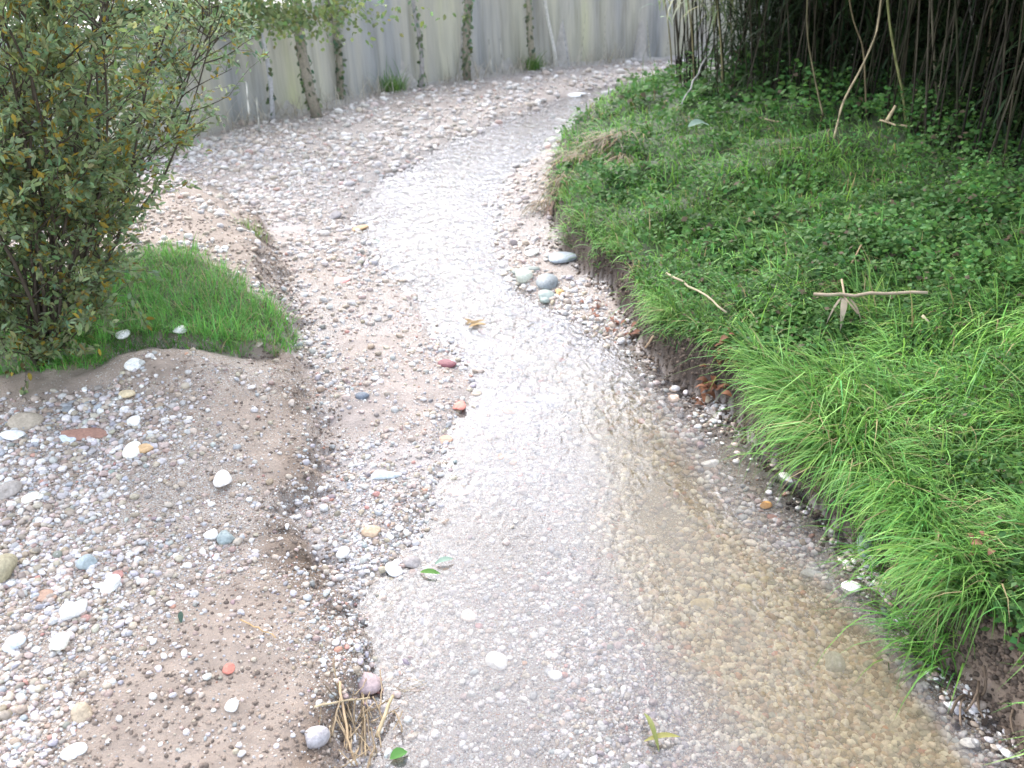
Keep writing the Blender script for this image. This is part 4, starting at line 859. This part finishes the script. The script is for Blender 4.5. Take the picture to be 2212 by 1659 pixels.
# brown litter under the right bank
for k in range(34):
    u = random.gauss(1545, 26); v = random.gauss(852, 16)
    flat_leaf(u, v, random.uniform(.06, .11), random.uniform(.03, .05), random.uniform(0, 6.3), np.array((.20, .085, .045)) * random.uniform(.4, 1.3), 'curled rust-brown dead leaf in the litter pile under the bank', 'dead_leaf', 'dead leaves piled under the right bank', curl=.25, zup=random.uniform(.03, .13))
for k in range(18):
    u = random.uniform(1250, 1400); v = 650 + (u - 1250) * .62 + random.gauss(0, 12)
    flat_leaf(u, v, random.uniform(.05, .09), random.uniform(.03, .045), random.uniform(0, 6.3), np.array((.20, .09, .06)) * random.uniform(.5, 1.5), 'dark wet dead leaf on the muddy foot of the bank above the stream bend', 'dead_leaf', 'dead leaves on the muddy bank foot', curl=.2)
for k in range(7):
    u = random.gauss(2110, 35); v = random.gauss(1240, 25)
    flat_leaf(u, v, random.uniform(.035, .06), random.uniform(.02, .032), random.uniform(0, 6.3), np.array((.17, .08, .05)) * random.uniform(.5, 1.5), 'red-brown dead leaf caught in the grass at the lower right', 'dead_leaf', 'dead leaves in the lower right grass', curl=.25, zup=random.uniform(.12, .22))
# straw washed up at the bottom
def stick(p0, p1, r, colr, label, name='straw', group=None, z0=.02, z1=.02, cat='straw', bend=.03, parent_leaf=False):
    a = np.array([float(t) for t in on_ground(*p0)]); b = np.array([float(t) for t in on_ground(*p1)]); a[2] = max(a[2], 0) + z0; b[2] = max(b[2], 0) + z1
    t = np.linspace(0, 1, 9)[:, None]; pth = a * (1 - t) + b * t; L = np.linalg.norm(b - a); pth = pth + np.sin(t * 3.14) * RNG.normal(0, bend, 3)[None] * L + RNG.normal(0, .008, (9, 3)) * L
    mid = a.copy(); mb = MB(); tube(mb, pth - mid, r * np.linspace(1, .8, 9), np.array(colr)[None] * RNG.uniform(.8, 1.2, (9, 1)), 6); o = mb.build(name, M_CANE); o.location = mid; return tag(o, label, cat, group)
stick((815, 1600), (850, 1525), .009, (.46, .35, .21), 'thickest pale straw stalk in the washed-up debris at the bottom', 'straw', z1=.06)
stick((680, 1535), (800, 1515), .0045, (.48, .38, .24), 'thin pale straw lying level across the debris')
stick((735, 1480), (770, 1659), .006, (.42, .30, .18), 'brown stalk running down through the straw debris')
stick((785, 1500), (790, 1640), .005, (.46, .34, .2), 'brown straw beside the thickest pale stalk')
for k in range(64):
    u = random.gauss(768, 32); v = random.gauss(1595, 48); a = random.gauss(1.57, .6); l = random.uniform(25, 75)
    stick((u, v), (u + l * math.cos(a), v - l * math.sin(a)), random.uniform(.002, .0045), np.array((.27, .20, .125)) * random.uniform(.5, 1.4), 'thin broken straw tangled in the debris at the water edge', 'straw', 'tangled straws at the bottom water edge', random.uniform(.005, .04), random.uniform(.01, .06))
for k in range(4):
    u = 850 + k * 6; stick((u, 1490 + k * 4), (u + random.uniform(40, 70), 1475 + random.uniform(0, 30)), .0014, (.4, .32, .22), 'hair-thin root trailing from the straw into the water', 'root', 'roots trailing into the water', .015, .015, 'root', .12)
stick((520, 1345), (600, 1385), .003, (.46, .30, .14), 'tan twig lying on the brown gravel slope', 'twig', cat='twig')
# sticks on the right bank
o = stick((1745, 708), (1985, 712), .012, (.31, .245, .18), 'long level dead cane lying across the grass with a withered leaf hanging from it', 'dead_cane', z0=.24, z1=.25, cat='cane', bend=.01)
X, Y, Z = o.location
hb = MB(); q = on_ground(1812, 712); bx = np.array([[float(q[0]) - X, float(q[1]) - Y, .02], [float(q[0]) - X + .03, float(q[1]) - Y, .02], [float(q[0]) - X - .02, float(q[1]) - Y + .01, .02]])
blades(hb, bx, np.array([-1.9, -1.3, -2.3]), np.array([.26, .20, .24]), np.array([.050, .022, .018]), np.array([-.15, -.1, -.25]), np.array([-1.2, -1.0, -1.1]), np.array([[.30, .25, .18], [.24, .19, .13], [.27, .22, .16]]), 6); hb.build('leaf', M_DRY, o)
kb = MB(); tube(kb, np.array([bx[0] + [.02, .16, .07], bx[0] + [0, 0, .005], bx[0] + [.05, -.14, -.05]]), .007, (.29, .22, .15), 6); kb.build('stalk', M_CANE, o)
eb = MB(); q = on_ground(1985, 712); e0_ = np.array([float(q[0]) - X, float(q[1]) - Y, .01]); tube(eb, np.array([e0_, e0_ + [.03, -.03, -.03], e0_ + [.06, -.06, -.09]]), .009, (.60, .48, .34), 6); eb.build('side_shoot', M_CANE, o)
stick((1432, 662), (1565, 712), .008, (.50, .40, .27), 'slanting dead cane in the grass left of the level one', 'dead_cane', z0=.26, z1=.14, cat='cane')
stick((1800, 640), (1850, 585), .007, (.34, .24, .14), 'short brown twig sticking up among weeds behind the level dead cane', 'twig', z0=.08, z1=.2, cat='twig')
stick((1395, 755), (1440, 752), .009, (.46, .33, .22), 'short pale stick on the mud at the foot of the bank', 'stick', cat='stick')
stick((1560, 775), (1605, 772), .006, (.50, .38, .24), 'short straw above the brown leaf litter', 'straw', z0=.06, z1=.1)
stick((1470, 245), (1530, 190), .012, (.36, .34, .32), 'grey dead branch leaning at the left end of the thicket', 'branch', z0=.12, z1=.5, cat='branch')
stick((1640, 262), (1690, 270), .012, (.36, .28, .18), 'brown stick on the trodden patch before the thicket', 'stick', z0=.04, z1=.04, cat='stick')
stick((1680, 335), (1730, 330), .010, (.44, .35, .24), 'tan stick on the trodden patch, nearer the stream', 'stick', z0=.05, z1=.05, cat='stick')
stick((1895, 285), (1960, 300), .010, (.40, .31, .2), 'tan twig at the foot of the yellow-green cane', 'twig', z0=.12, z1=.12, cat='twig')
# withered grass mats hanging down the far edge of the right bank
def dry_mat(u, v, n, L, sx, az, label, colr=(.31, .24, .155)):
    return grass_tuft(u, v, n, L, sx, label, colr, az, .016, 'withered_grass', M_DRY, 'withered grass', (.1, .7), (1.0, 2.0), zup=.07)
dry_mat(1322, 305, 110, .36, .12, 3.9, 'withered brown grass mat draped over the far bank edge, uppermost')
dry_mat(1262, 345, 90, .32, .12, 3.7, 'middle strip of withered grass on the far bank edge')
dry_mat(1200, 415, 100, .36, .09, 4.2, 'lowest withered grass clump hanging down to the far shore')
dry_mat(1340, 352, 60, .36, .05, 4.6, 'narrow bunch of withered leaves hanging below the uppermost mat')
# roots and mud at the eroded lower right corner
for k in range(9):
    u = random.uniform(2060, 2200); v = random.uniform(1420, 1560)
    stick((u, v), (u - random.uniform(-25, 45), v + random.uniform(25, 80)), random.uniform(.003, .007), np.array((.14, .10, .07)) * random.uniform(.6, 1.6), 'dark root dangling from the eroded lower right bank', 'root', 'roots dangling from the lower right bank', .05, .03, 'root', .1)
